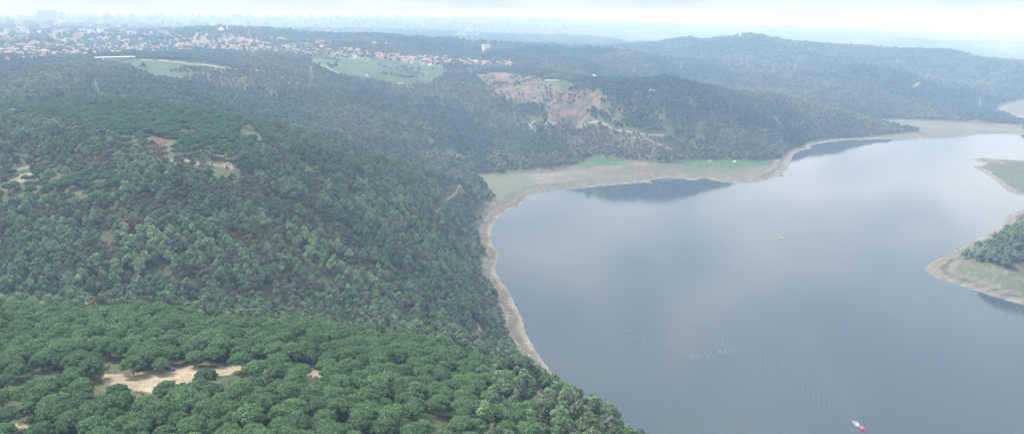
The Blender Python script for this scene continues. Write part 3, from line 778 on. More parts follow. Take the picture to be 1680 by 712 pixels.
def stuff_forest(name, sel, pname, label, cat):
    """one object whose points carry the remaining trees of a kind"""
    p = np.column_stack([gx[sel], gy[sel], gz[sel] - .15])
    me = bpy.data.meshes.new(name); me.vertices.add(len(p)); me.vertices.foreach_set('co', p.astype(np.float32).ravel())
    def fa(n, t, val, key):
        a = me.attributes.new(n, t, 'POINT'); a.data.foreach_set(key, val)
    fa('rotz', 'FLOAT', rot[sel].astype(np.float32), 'value'); fa('scl', 'FLOAT', scl[sel].astype(np.float32), 'value')
    fa('var', 'INT', var[sel].astype(np.int32), 'value')
    fa('tint', 'FLOAT_COLOR', np.column_stack([tint[sel], np.ones(len(p))]).astype(np.float32).ravel(), 'color')
    me.update()
    o = bpy.data.objects.new(name, me); COL.objects.link(o)
    g = bpy.data.node_groups.new(name, 'GeometryNodeTree')
    g.interface.new_socket('Geometry', in_out='INPUT', socket_type='NodeSocketGeometry')
    g.interface.new_socket('Geometry', in_out='OUTPUT', socket_type='NodeSocketGeometry')
    n = g.nodes; L = g.links.new
    gi = n.new('NodeGroupInput'); go = n.new('NodeGroupOutput')
    iop = n.new('GeometryNodeInstanceOnPoints'); iop.inputs['Pick Instance'].default_value = True
    jn = n.new('GeometryNodeGeometryToInstance')
    objs = sorted(kk for kk in PROTO_OBJ if kk[0] == pname)
    js = n.new('GeometryNodeJoinGeometry')
    for kk in reversed(objs):              # Join keeps last-linked first
        cr, tr_ = PROTO_OBJ[kk]
        j = n.new('GeometryNodeJoinGeometry')
        for oo in (cr, tr_):
            oi = n.new('GeometryNodeObjectInfo'); oi.transform_space = 'ORIGINAL'; oi.inputs['Object'].default_value = oo
            L(oi.outputs['Geometry'], j.inputs[0])
        gti = n.new('GeometryNodeGeometryToInstance'); L(j.outputs[0], gti.inputs[0]); L(gti.outputs[0], js.inputs[0])
    n.remove(jn)
    def named(nm, dt):
        q = n.new('GeometryNodeInputNamedAttribute'); q.data_type = dt; q.inputs['Name'].default_value = nm; return q.outputs['Attribute']
    L(gi.outputs[0], iop.inputs['Points']); L(js.outputs[0], iop.inputs['Instance'])
    L(named('var', 'INT'), iop.inputs['Instance Index'])
    cx = n.new('ShaderNodeCombineXYZ'); L(named('rotz', 'FLOAT'), cx.inputs['Z'])
    L(cx.outputs[0], iop.inputs['Rotation']); L(named('scl', 'FLOAT'), iop.inputs['Scale'])
    L(iop.outputs[0], go.inputs[0])
    md = o.modifiers.new('scatter', 'NODES'); md.node_group = g
    tag(o, label, cat, kind='stuff')
    return o
rest = ~used
for kk, nm, pn, lab in ((0, 'umbrella_pine_wood', 'umbrella_pine', 'green umbrella pine wood on the hilltop plateau around the wooden tower'),
                        (1, 'mixed_forest', 'forest_pine', 'dense grey green pine forest covering the main hillside'),
                        (2, 'broadleaf_scrub', 'broadleaf_tree', 'olive and brown broadleaf scrub scattered through the pine forest'),
                        (3, 'hillside_forest', 'hillside_tree', 'hazy dark forest on the far hills around the lake')):
    stuff_forest(nm, rest & (kind == kk), pn, lab, 'forest')

# ------------------------------------------------------------------ wooden lookout tower
def lookout(loc, rz, sc, label, roofmat, group=None):
    t = empty('lookout_tower', loc, rz, sc)
    fr = MB()
    W = 3.3
    for sx in (-1, 1):
        for sy in (-1, 1):
            fr.bar((sx * W * 1.15, sy * W * 1.15, -1), (sx * W * .9, sy * W * .9, 13.2), .24, .2, 6)
    for sx, sy in ((0, 1), (0, -1), (1, 0), (-1, 0)): fr.bar((sx * W * 1.08, sy * W * 1.08, -1), (sx * W * .92, sy * W * .92, 13), .16)
    for a in range(4):
        c, s = math.cos(a * math.pi / 2), math.sin(a * math.pi / 2)
        def R(x, y): return (x * c - y * s, x * s + y * c)
        for z0, z1 in ((.2, 4.4), (4.6, 8.4)):
            p = R(-W * 1.1, -W * 1.1); q = R(W * 1.03, -W * 1.03); fr.bar((*p, z0), (*q, z1), .11)
            p = R(W * 1.1, -W * 1.1); q = R(-W * 1.03, -W * 1.03); fr.bar((*p, z0), (*q, z1), .11)
    fr.build('frame', M['wood'], t)
    for z, w in ((4.3, 4.6), (8.2, 4.5)):
        MB().box(-w, w, -w, w, z, z + .28).build('platform', M['wood'], t)
        rl = MB()
        for h in (.45, .8, 1.15):
            for s in (-1, 1):
                rl.box(-w, w, s * w - .07, s * w + .07, z + .28 + h - .07, z + .28 + h + .09)
                rl.box(s * w - .07, s * w + .07, -w + .1, w - .1, z + .28 + h - .06, z + .28 + h + .08)
        for k in np.linspace(-w, w, 9):
            for s in (-1, 1):
                rl.box(k - .06, k + .06, s * w - .1, s * w + .1, z + .28, z + 1.6); rl.box(s * w - .1, s * w + .1, k - .06, k + .06, z + .28, z + 1.6)
        rl.build('railing', M['wood'], t)
    rf = MB()
    th = .22
    for s in (-1, 1):                      # two roof slopes with thickness
        v = []
        for dz in (0, th):
            v += [(-4.4, 0, 15.6 + dz), (4.4, 0, 15.6 + dz), (4.4, s * 4.4, 12.4 + dz), (-4.4, s * 4.4, 12.4 + dz)]
        rf.add(v, [(0,1,2,3),(7,6,5,4),(0,4,5,1),(1,5,6,2),(2,6,7,3),(3,7,4,0)])
    rf.build('roof', roofmat, t)
    g = MB()
    for x in (-3.2, 3.2): g.add([(x, -3.1, 12.8), (x, 3.1, 12.8), (x, 0, 15.3)], [(0, 1, 2)])
    for x in (-4.35, 4.35):
        g.bar((x, -4.4, 12.3), (x, 0, 15.75), .14); g.bar((x, 4.4, 12.3), (x, 0, 15.75), .14)
    g.bar((-3.2, -3.1, 12.6), (3.2, -3.1, 12.6), .16); g.bar((-3.2, 3.1, 12.6), (3.2, 3.1, 12.6), .16)
    g.build('gable', M['wood'], t)
    st = MB()
    for k in range(16): st.box(4.9 - k * .55 - .3, 4.9 - k * .55 + .25, -4.0, -2.9 , k * .27, k * .27 + .09)
    st.bar((5.1, -4.0, 0), (-3.6, -4.0, 4.35), .1); st.bar((5.1, -2.9, 0), (-3.6, -2.9, 4.35), .1)
    st.build('stair', M['wood'], t)
    tag(t, label, 'watchtower', group)
    return t
lookout((TOWER[0], TOWER[1], TOWER[2]), math.radians(75), 1.1, 'brown wooden lookout tower with two railed decks and gabled roof', M['roofwood'])
t2_ = hit(972, 137, 0, 900.)
lookout(t2_, math.radians(60), 1.25, 'distant wooden lookout tower with pale roof above the red terraces', M['greyroof'])

# ------------------------------------------------------------------ lamps
def lamp_proto(double=True):
    t = empty('street_lamp', (0, 0, 0))
    MB().lathe([(.28, -.6), (.28, .1), (.11, .2), (.07, 9.0), (.0, 9.05)], 10).build('pole', M['steel'], t)
    for s in ((-1, 1) if double else (1,)):
        MB().bar((0, 0, 8.8), (s * 1.5, 0, 9.25), .06).build('arm', M['steel'], t)
        hd = MB().prism([(s * 1.3, -.16), (s * 2.3, -.2), (s * 2.3, .2), (s * 1.3, .16)], 9.18, 9.36).build('lamp_head', M['white'], t)
    return t
lp = lamp_proto()
lamps = [(12,200,'at the left edge of the pine plateau, first of the row'),(70,214,'where the dry clearing begins, left of the tower'),(79,219,'just right of the lamp by the dry clearing'),
         (122,229,'left of the close pair in the middle of the row'),(132,228,'right of the close pair in the middle of the row'),(158,236,'beside the light track left of the tower'),
         (171,233,'standing between umbrella pines left of the tower'),(211,245,'nearest on the left of the wooden tower'),(345,269,'on the path right of the wooden tower')]
for i, (px, py, w_) in enumerate(lamps):
    o = lp if i == 0 else copy_tree(lp)
    p = hit(px, py, 0, 330.); o.location = (p[0], p[1], p[2] + .0); o.rotation_euler.z = [.2, 1.1, .3, .9, .1, .6, 1.3, .2, .4][i]; o.scale = (1.1, 1.1, 1.15)
    tag(o, 'twin arm street lamp ' + w_, 'street lamp', 'street lamps on the tower hill')

# ------------------------------------------------------------------ small things beside the tower
p = hit(342, 271, 0, 380.); k_ = empty('kiosk', p, .2)
MB().box(-1.3, 1.3, -1.1, 1.1, -.3, 2.4).build('wall', M['white'], k_); MB().hip(-1.6, 1.6, -1.4, 1.4, 2.4, 3.0).build('roof', M['greyroof'], k_)
MB().box(-.45, .45, -1.16, -1.1, 0, 2.0).build('door', M['glass'], k_)
tag(k_, 'small white kiosk on the path right of the wooden tower', 'kiosk')
p = hit(375, 277, 0, 380.); a_ = empty('entrance_arch', p, .3)
mb = MB(); prev = None
for q in np.linspace(0, math.pi, 13):
    c = (2.6 * math.cos(q), 0, 2.2 + 2.4 * math.sin(q))
    if prev: mb.bar(prev, c, .28)
    prev = c
mb.bar((2.6, 0, -.5), (2.6, 0, 2.2), .28); mb.bar((-2.6, 0, -.5), (-2.6, 0, 2.2), .28)
mb.build('arch_frame', M['white'], a_); MB().box(-2.0, -.6, -.12, .12, 0, 2.3).build('gate_leaf', M['wood'], a_)
tag(a_, 'white arched gateway on the path end right of the kiosk', 'gateway')
def car(loc, rz, paint, label):
    t = empty('parked_car', loc, rz)
    L_, W_ = 2.15, .88
    prof = [(-2.15,.35),(-2.15,.85),(-1.9,.98),(-1.6,1.38),(-.3,1.48),(.45,1.40),(1.05,.98),(1.9,.86),(2.15,.7),(2.15,.35)]
    body = MB(); n = len(prof)
    vs = []
    for s in (-1, 1):
        for x, z in prof: vs.append((x, s * (W_ if z < 1.05 else W_ * .78), z))
    body.add(vs, [(k, (k + 1) % n, n + (k + 1) % n, n + k) for k in range(n)] + [tuple(range(n))[::-1], tuple(range(n, 2 * n))])
    bo = body.build('body', paint, t)
    md = bo.modifiers.new('bevel', 'BEVEL'); md.width = .06; md.segments = 2
    g = MB(); g.add([(1.02, -.66, 1.03), (1.02, .66, 1.03), (.5, .6, 1.4), (.5, -.6, 1.4)], [(0, 1, 2, 3)])
    for v in range(4): g.v[v] = (g.v[v][0] + .03, g.v[v][1], g.v[v][2] + .03)
    g.build('windscreen', M['glass'], t)
    for s in (-1, 1):
        MB().add([(-1.5, s * .87, 1.02), (.85, s * .87, 1.02), (.4, s * .73, 1.36), (-1.4, s * .73, 1.36)], [(0, 1, 2, 3)]).build('side_window', M['glass'], t)
        MB().box(2.12, 2.19, s * .62 - .18, s * .62 + .18, .66, .8).build('headlight', M['white'], t)
        for x in (-1.35, 1.35):
            w_ = MB()
            w_.bar((x, s * .7, .33), (x, s * .93, .33), .34, .34, 16)
            wh = w_.build('wheel', M['blackpl'], t)
            MB().bar((x, s * .93, .33), (x, s * .95, .33), .2, .2, 12).build('rim', M['steel'], wh)
    tag(t, label, 'car')
    return t
car((CAR[0], CAR[1], hgt(CAR[0], CAR[1]) + .02), math.radians(-40), M['carpaint'], 'dark blue car parked by the trees at the dirt clearing')
p = hit(3, 329, 0, 300.); car((p[0], p[1], p[2] + .02), .3, M['white'], 'white car parked on the track at the left edge of the photo')

# ------------------------------------------------------------------ boats
def boat(loc, rz, hull, label, cat='boat', sc=1.0, crew=1):
    t = empty('motor_boat', loc, rz, sc)
    n = 12; rings = []
    for k in range(n + 1):
        f = k / n; x = -2.3 + 4.9 * f
        w_ = .95 * (1 - max(0, (f - .5) / .5) ** 2.2) + .02; kz = -.22 + .45 * max(0, (f - .55) / .45) ** 2
        sz = .50 + .28 * f ** 2
        rings.append([(x, -w_, sz), (x, -w_ * .82, .1), (x, 0, kz), (x, w_ * .82, .1), (x, w_, sz), (x, w_ - .1 if w_ > .12 else 0.0, sz + .02), (x, 0, .16), (x, -w_ + .1 if w_ > .12 else 0.0, sz + .02)])
    mb = MB(); m_ = 8
    vs = [p for r in rings for p in r]
    fs = [(i * m_ + j, i * m_ + (j + 1) % m_, (i + 1) * m_ + (j + 1) % m_, (i + 1) * m_ + j) for i in range(n) for j in range(m_)]
    fs += [tuple(range(m_)), tuple(range(n * m_, n * m_ + m_))[::-1]]
    mb.add(vs, fs).build('hull', hull, t, True)
    MB().box(-.9, -.55, -.8, .8, .38, .48).build('bench', M['white'], t)
    MB().box(.5, .85, -.75, .75, .38, .48).build('bench', M['white'], t)
    MB().box(-2.62, -2.25, -.18, .18, .35, .95).build('outboard_motor', M['blackpl'], t)
    ws = MB(); ws.add([(1.1, -.6, .55), (1.1, .6, .55), (.85, .5, 1.0), (.85, -.5, 1.0), (1.14, -.6, .55), (1.14, .6, .55), (.89, .5, 1.0), (.89, -.5, 1.0)], [(0,1,2,3),(7,6,5,4),(0,4,5,1),(1,5,6,2),(2,6,7,3),(3,7,4,0)])
    ws.build('windscreen', M['glass'], t)
    tag(t, label, cat)
    return t
def person(loc, rz, mat_, label):
    bm = bmesh.new(); 
    pts = [(0,0,.5),(0,0,.78),(0,0,1.02),(0,0,1.18),(0,.02,1.30),(0,.03,1.40),          # pelvis..head
           (-.2,0,1.04),(-.24,.12,.80),(-.2,.34,.74),(.2,0,1.04),(.24,.12,.80),(.2,.34,.74),
           (-.11,.06,.5),(-.13,.48,.5),(-.13,.52,.08),(.11,.06,.5),(.13,.48,.5),(.13,.52,.08),(-.13,.66,.05),(.13,.66,.05)]
    ed = [(0,1),(1,2),(2,3),(3,4),(4,5),(2,6),(6,7),(7,8),(2,9),(9,10),(10,11),(0,12),(12,13),(13,14),(0,15),(15,16),(16,17),(14,18),(17,19)]
    rad = [.15,.15,.16,.06,.10,.09,.075,.055,.04,.075,.055,.04,.1,.08,.055,.1,.08,.055,.045,.045]
    me = bpy.data.meshes.new('person'); me.from_pydata(pts, ed, []); me.update(); me.materials.append(mat_)
    o = bpy.data.objects.new('person', me); COL.objects.link(o)
    o.modifiers.new('skin', 'SKIN'); sv = me.skin_vertices[0].data
    for q, r_ in zip(sv, rad): q.radius = (r_, r_)
    sv[0].use_root = True
    o.modifiers.new('sub', 'SUBSURF').levels = 1; o.modifiers[-1].render_levels = 1
    o.location = loc; o.rotation_euler = (0, 0, rz); tag(o, label, 'person')
    return o
boat((BX, BY, .05), B_DIR, M['redpaint'], 'small red motor boat speeding over the lake with a white wake', sc=1.3)
person((BX - .95 * math.cos(B_DIR), BY - .95 * math.sin(B_DIR), .02), B_DIR - math.pi / 2, M['jacket'], 'person in dark clothes sitting in the red motor boat')
ox, oy = at_z(1281, 391, 0)
boat((ox, oy, .03), 2.6, M['yellow'], 'tiny yellow and white boat alone in the middle of the lake', sc=1.1)
rx_, ry_ = at_z(1282, 289, 0)
boat((rx_, ry_, .03), .3, M['wood'], 'dark wooden rowing boat moored at the rocky shore', sc=1.5)
# foam of the wake
foamm = mat_base('foam', (.8, .82, .84), .6, (1.5, .1))
vs = []; fs = []
c, s = math.cos(B_DIR), math.sin(B_DIR)
for kf in range(330):
    u = abs(rng.normal()) * 4.5 + 2.9; lane = rng.choice([-1, 0, 1], p=[.4, .2, .4])
    v = lane * (.5 + u * .12) + rng.normal() * (.08 + .012 * u)
    if rng.random() < u / 18: continue
    x = BX - u * c - v * s; y = BY - u * s + v * c; rr = rng.uniform(.06, .17)
    z = float(water_height(np.array([x]), np.array([y]))[0]) + .03
    n0 = len(vs)
    for q in range(5):
        aa = q * 1.2566 + rng.random() * .4; vs.append((x + rr * math.cos(aa) * 1.5, y + rr * math.sin(aa), z))
    vs.append((x, y, z + rr * .35)); fs += [(n0 + q, n0 + (q + 1) % 5, n0 + 5) for q in range(5)]
tag(mesh_np('wake_foam', vs, fs, foamm), 'white foam streaks trailing behind the red motor boat', 'foam', kind='stuff')
# gulls on the water
gv = MB()
for (cpx, cpy, sx_, sy_, n) in ((1140, 582, 22, 6, 46), (1190, 577, 18, 6, 34), (1060, 565, 28, 9, 22), (1030, 553, 14, 3, 8)):
    for _ in range(n):
        qx, qy = cpx + rng.normal() * sx_ * .6, cpy + rng.normal() * sy_ * .6
        x, y = at_z(qx, qy, 0); a = rng.uniform(0, 6.28); cc, ss = math.cos(a), math.sin(a)
        def P_(u, v, z): return (x + u * cc - v * ss, y + u * ss + v * cc, z)
        gv.add([P_(-.28,0,.14),P_(0,-.1,.12),P_(.16,0,.1),P_(0,.1,.12),P_(-.02,0,.24),P_(0,0,-.02),P_(.24,0,.27)], [(0,1,4),(1,2,4),(2,3,4),(3,0,4),(1,0,5),(2,1,5),(3,2,5),(0,3,5),(2,6,4),(4,6,3)])
go = gv.build('gull_flock', M['white']); tag(go, 'flock of white gulls resting on the lake', 'birds', kind='stuff')

# ------------------------------------------------------------------ pylons
def pylon():
    t = empty('power_pylon', (0, 0, 0)); f = MB(); Hh = 34.0
    def wz(z): return 3.2 * (1 - z / Hh) + .5
    zs = np.linspace(-1, Hh, 8)
    for sx in (-1, 1):
        for sy in (-1, 1):
            for a, b_ in zip(zs[:-1], zs[1:]): f.bar((sx * wz(a), sy * wz(a), a), (sx * wz(b_), sy * wz(b_), b_), .22)
    for a, b_ in zip(zs[:-1], zs[1:]):
        for q in range(4):
            A_ = [(-1,-1),(1,-1),(1,1),(-1,1)][q]; B_ = [(-1,-1),(1,-1),(1,1),(-1,1)][(q + 1) % 4]
            f.bar((A_[0] * wz(a), A_[1] * wz(a), a), (B_[0] * wz(b_), B_[1] * wz(b_), b_), .12)
    f.build('mast', M['steel'], t)
    for z, w_ in ((22, 7), (27, 5.5), (32, 4)):
        c_ = MB().bar((-w_, 0, z + .6), (w_, 0, z + .6), .18).bar((-w_, 0, z + .6), (0, 0, z + 2), .14).bar((w_, 0, z + .6), (0, 0, z + 2), .14)
        c_.build('cross_arm', M['steel'], t)
        for s_ in (-1, 1): MB().bar((s_ * w_, 0, z + .6), (s_ * w_, 0, z - 1.4), .12).build('insulator', M['glass'], t)
    return t
py0 = pylon()
pyl = [(160,156,.8,'on the far pine plateau above the tower'),(512,133,1.0,'beside the end of the park road'),(1018,124,.9,'left of two on the ridge behind the red terraces'),(1117,116,.95,'on the blue ridge beyond the terraced hill'),
       (1265,66,1.6,'tallest, on the skyline of the right hill'),(772,128,.9,'beside the bare slope below the village'),(1370,96,1.0,'high on the right blue hill'),(1304,118,1.0,'in the valley of the right blue hill'),(1041,122,.7,'right of two on the ridge behind the red terraces'),(1606,178,.9,'on the hill above the causeway')]
for i, (px, py, sc_, w_) in enumerate(pyl):
    o = py0 if i == 0 else copy_tree(py0)
    p = hit(px, py, 4., 820.); o.location = p; o.scale = (sc_,) * 3; o.rotation_euler.z = i * .7
    tag(o, 'grey lattice power pylon ' + w_, 'pylon', 'power pylons on the hills')

# ------------------------------------------------------------------ buildings
def windowed_block(w_, d_, h_, floors, bays, wallm, name, roofm, label, cat, balc=False):
    t = empty(name, (0, 0, 0))
    MB().box(-w_/2, w_/2, -d_/2, d_/2, -4, h_).build('wall', wallm, t)
    MB().box(-w_/2-.3, w_/2+.3, -d_/2-.3, d_/2+.3, h_, h_+.5).build('roof', roofm, t)
    fh = h_ / floors
    for s in (-1, 1):
        g = MB()
        for i in range(floors):
            for j in range(bays):
                x = -w_/2 + (j + .5) * w_ / bays
                g.box(x - w_/bays*.28, x + w_/bays*.28, s*(d_/2+.02), s*(d_/2+.12), i*fh + fh*.25, i*fh + fh*.8)
        g.build('windows', M['glass'], t)
    if balc:
        g = MB()
        for i in range(1, floors):
            for j in range(0, bays, 2):
                x = -w_/2 + (j + .5) * w_ / bays
                g.box(x - w_/bays*.4, x + w_/bays*.4, -d_/2-1.2, -d_/2-.13, i*fh, i*fh+1.0)
        g.build('balconies', M['white'], t)
    return t
# long pavilion by the meadow
p = hit(190, 100, 0, 1000.)
pv = empty('park_pavilion', p, math.atan2(p[0], p[1]) * -1 + .05)
MB().box(-40, -20, -7, 7, -2, 7.5).build('wall', M['cream'], pv)
MB().box(-41, 40, -8, 8, 7.52, 8.8).build('roof', M['white'], pv)
cl = MB()
for x in np.linspace(-16, 39, 11): cl.box(x - .5, x + .5, -7.5, -6.5, -2, 7.5)
cl.build('colonnade', M['white'], pv); MB().box(-19.9, 38, 4, 7, -2, 7.4).build('back_wall', M['pink'], pv)
tag(pv, 'long low pale pavilion with columned front beside the green meadow', 'pavilion')

# houses
def house_proto(wallm, roofm, w_, d_, h_, flat=False):
    t = empty('house', (0, 0, 0))
    MB().box(-w_/2, w_/2, -d_/2, d_/2, -3, h_).build('wall', wallm, t)
    rf = MB()
    (rf.box(-w_/2-.4, w_/2+.4, -d_/2-.4, d_/2+.4, h_, h_+.5) if flat else rf.hip(-w_/2-.7, w_/2+.7, -d_/2-.7, d_/2+.7, h_, h_+2.6, .25))
    rf.build('roof', roofm, t)
    g = MB()
    for s in (-1, 1):
        for x in (-.3, 0, .3):
            for z in ((1.0, 2.4), (4.0, 5.4)):
                if z[1] < h_: g.box(x*w_-.7, x*w_+.7, s*(d_/2+.02), s*(d_/2+.1), z[0], z[1])
    g.build('windows', M['glass'], t)
    return t
HP = [(house_proto(M['plaster'], M['tile'], 12, 9, 6), 'small white house with orange tiled roof'),
      (house_proto(M['cream'], M['tile2'], 13, 10, 6.5), 'cream house with faded brown roof'),
      (house_proto(M['white'], M['greyroof'], 14, 9, 4.5, True), 'low white building with flat grey roof'),
      (house_proto(M['pink'], M['tile'], 11, 10, 7), 'pink house with orange tiled roof')]
usedp = [False] * 4
def rand_in(P):
    P = np.array(P, float)
    while True:
        x = random.uniform(P[:, 0].min(), P[:, 0].max()); y = random.uniform(P[:, 1].min(), P[:, 1].max())
        if inpoly(P, np.array([x]), np.array([y]))[0]: return x, y
pos = []
def spot(P, sep, lo, hi, tries=60):
    for _ in range(tries):
        px, py = rand_in(P); q = hit(px, py, 1.0, lo)
        d = math.hypot(q[0], q[1])
        if d > hi: continue
        if all((q[0] - a) ** 2 + (q[1] - b_) ** 2 > sep * sep for a, b_ in pos[-260:]):
            pos.append((q[0], q[1])); return q
    return None
districts = [([(0,72),(60,66),(200,70),(420,74),(430,84),(360,86),(240,88),(100,92),(60,98),(0,106)], 125, 'in the left hill town', 'houses of the left hill town'),
             ([(430,74),(560,80),(640,92),(620,97),(560,94),(480,92),(440,82)], 40, 'in the village above the green meadow', 'houses of the village above the meadow'),
             ([(620,90),(740,96),(760,105),(730,110),(680,106),(630,98)], 48, 'in the cluster at the end of the meadow', 'houses at the end of the meadow'),
             ([(745,100),(840,103),(840,111),(760,110)], 26, 'in the row above the bare slope', 'houses in the row above the bare slope'),
             ([(430,60),(500,66),(560,74),(430,72)], 14, 'behind the village below the dark tree line', 'houses below the dark tree line'),
             ([(150,62),(420,58),(420,70),(150,68)], 40, 'among the trees behind the left town', 'houses among the trees behind the left town')]
for P, n, w_, grp in districts:
    for _ in range(n):
        q = spot(P, 15, 1400., 4500)
        if q is None: continue
        i = random.choices(range(4), [.42, .25, .2, .13])[0]
        pr, lab = HP[i]
        o = copy_tree(pr) if usedp[i] else pr; usedp[i] = True
        o.location = q; o.rotation_euler.z = random.uniform(0, 3.14); s_ = random.uniform(.9, 1.25); o.scale = (s_,) * 3
        tag(o, lab + ' ' + w_, 'house', grp + ': ' + lab)
# apartment blocks
AP = [windowed_block(30, 16, 19, 6, 8, M['plaster'], 'apartment_block', M['tile2'], '', '', True),
      windowed_block(22, 16, 24, 8, 6, M['cream'], 'apartment_block', M['greyroof'], '', '', True),
      windowed_block(36, 16, 16, 5, 9, M['pink'], 'apartment_block', M['tile'], '', '', True),
      windowed_block(26, 15, 21, 7, 6, M['white'], 'apartment_block', M['greyroof'], '', '', True)]
apl = ['white apartment block with brown roof', 'tall cream apartment block', 'long pink apartment block with orange roof', 'white flat roofed apartment block']
ua = [False] * 4
def apt(q, i, s_, lab, grp, rz):
    o = copy_tree(AP[i]) if ua[i] else AP[i]; ua[i] = True
    o.location = q; o.rotation_euler.z = rz; o.scale = (s_,) * 3; tag(o, lab, 'apartment block', grp)
for (P, n, sep, w_) in (([(0,50),(240,47),(240,60),(130,66),(0,66)], 46, 30, 'in the front row of the hill city'), ([(0,30),(140,30),(280,40),(280,48),(0,50)], 60, 34, 'in the crowded city behind the left town'),
                        ([(240,46),(300,48),(300,60),(240,58)], 8, 34, 'beside the minaret of the left town')):
    for _ in range(n):
        q = spot(P, sep, 1800., 8000)
        if q is None: continue
        i = random.randrange(4); apt(q, i, random.uniform(.75, 1.1), apl[i] + ' ' + w_, 'apartment blocks ' + w_ + ': ' + apl[i], random.uniform(-.4, .4) + random.choice([0, 1.57]))
# high slab
q = hit(78, 22, 0, 3000.); q = at_d(78, 22, 4600.) if math.hypot(q[0], q[1]) > 9000 else q
sl = windowed_block(95, 22, 92, 18, 14, M['plaster'], 'tower_block', M['greyroof'], '', '')
q = at_d(78, 21, 4700.); sl.location = (q[0], q[1], float(hgt(q[0], q[1])) - 4); sl.rotation_euler.z = .1
tag(sl, 'huge pale slab tower block rising out of the left city', 'tower block')
# distant city as one object
cb = MB(); cnt = 0
for _ in range(1500):
    px = random.choice([random.uniform(-60, 420), random.uniform(-60, 620), random.uniform(500, 1000)])
    d = random.uniform(4300, 9000); x, y, _z = at_d(px, 40, d); z = float(hgt(x, y))
    if px > 420 and random.random() < .35: continue
    if z < 150: continue
    w_ = random.uniform(8, 20); dd = random.uniform(7, 11); h_ = random.choice([12, 15, 18, 24, 30, 45]); a = random.uniform(0, 3.14); cc, ss = math.cos(a), math.sin(a)
    v = [(x + u * cc - t * ss, y + u * ss + t * cc, zz) for zz in (z - 5, z + h_) for t in (-dd, dd) for u in (-w_, w_)]
    cb.add(v, [(0,2,3,1),(4,5,7,6),(0,1,5,4),(2,6,7,3),(0,4,6,2),(1,3,7,5)])
o = mesh_np('distant_city', cb.v, cb.f, [mat_base('city_plaster', (.30, .30, .30)), mat_base('city_cream', (.28, .26, .22)), mat_base('city_pink', (.25, .20, .17))], midx=np.repeat(rng.integers(0, 3, len(cb.f) // 6), 6))
tag(o, 'hazy sprawl of pale blocks along the far horizon', 'city', kind='stuff')
hv = []; hf = []; hm_i = []
for _ in range(620):
    px, py = rand_in([(-20,66),(200,60),(430,66),(430,84),(240,86),(0,100)]) if _ < 420 else rand_in([(-20,48),(300,48),(420,56),(420,66),(-20,68)])
    x, y, z = hit(px, py, 0.5, 1500.)
    if math.hypot(x, y) > 5200 or any((x - a) ** 2 + (y - b_) ** 2 < 196 for a, b_ in pos): continue
    a = random.uniform(0, 3.14); cc, ss = math.cos(a), math.sin(a); w_ = random.uniform(4.5, 8); d_ = random.uniform(4, 5.5); h_ = random.uniform(4, 8); e = 1.1
    def T(u, t, zz): return (x + u * cc - t * ss, y + u * ss + t * cc, z + zz)
    n0 = len(hv)
    hv += [T(-w_,-d_,-3),T(w_,-d_,-3),T(w_,d_,-3),T(-w_,d_,-3),T(-w_,-d_,h_),T(w_,-d_,h_),T(w_,d_,h_),T(-w_,d_,h_),
           T(-w_*e,-d_*e,h_),T(w_*e,-d_*e,h_),T(w_*e,d_*e,h_),T(-w_*e,d_*e,h_),T(-w_*.5,0,h_+2.2),T(w_*.5,0,h_+2.2)]
    hf += [tuple(n0 + q for q in f) for f in ((0,1,5,4),(1,2,6,5),(2,3,7,6),(3,0,4,7),(8,9,13,12),(10,11,12,13),(9,10,13),(11,8,12),(8,11,10,9))]
    hm_i += [random.choice([0, 0, 1])] * 4 + [random.choice([2, 2, 3])] * 5
o = mesh_np('hill_town_houses', hv, hf, [M['plaster'], M['cream'], M['tile'], M['tile2']], midx=hm_i)
tag(o, 'dense spread of little pale houses with brownish red roofs in the left hill town', 'houses', kind='stuff')
# houses of the far villages
def minaret(name_loc, sc, label):
    t = empty('minaret', name_loc, 0, sc)
    MB().lathe([(1.7, -2), (1.7, 8), (1.25, 9.5), (1.15, 27), (1.1, 27.5)], 14).build('shaft', M['white'], t, True)
    MB().lathe([(1.15, 24), (2.0, 25.4), (2.0, 26.4), (1.15, 26.4)], 14).build('balcony', M['white'], t)
    MB().lathe([(1.3, 27.5), (.9, 30), (.05, 35)], 14).build('spire', M['lead'], t, True)
    tag(t, label, 'minaret'); return t
def mosque(loc, sc, label, domem=None):
    t = empty('mosque', loc, .3, sc)
    MB().box(-9, 9, -9, 9, -3, 8).build('wall', M['white'], t)
    MB().lathe([(7.6, 8), (7.6, 10.5), (7.2, 12.5), (6, 15), (4, 17), (2, 18.1), (.1, 18.5)], 24).build('dome', domem or M['lead'], t, True)
    for sx in (-1, 1):
        for sy in (-1, 1): MB().lathe([(2.2, 8.02), (2.1, 9.2), (1.4, 10.2), (.1, 10.7)], 12, (sx * 6.4, sy * 6.4)).build('corner_dome', domem or M['lead'], t, True)
    g = MB()
    for s in (-1, 1):
        for x in (-6, -3, 0, 3, 6): g.box(x - .7, x + .7, s * 9.02, s * 9.1, 2, 6)
    g.build('windows', M['glass'], t)
    tag(t, label, 'mosque'); return t
q = hit(364, 57, 0, 1800.); mosque(q, 1.35, 'white domed mosque on the left town ridge', M['white'])
q = hit(374, 56, 0, 1800.); minaret(q, 1.7, 'tall white minaret beside the domed mosque')
q = hit(273, 46, 0, 1800.); minaret(q, 1.5, 'slender white minaret standing behind the left town')
q = hit(463, 50, 0, 2600.); minaret(q, 1.0, 'small minaret beyond the dark tree line')
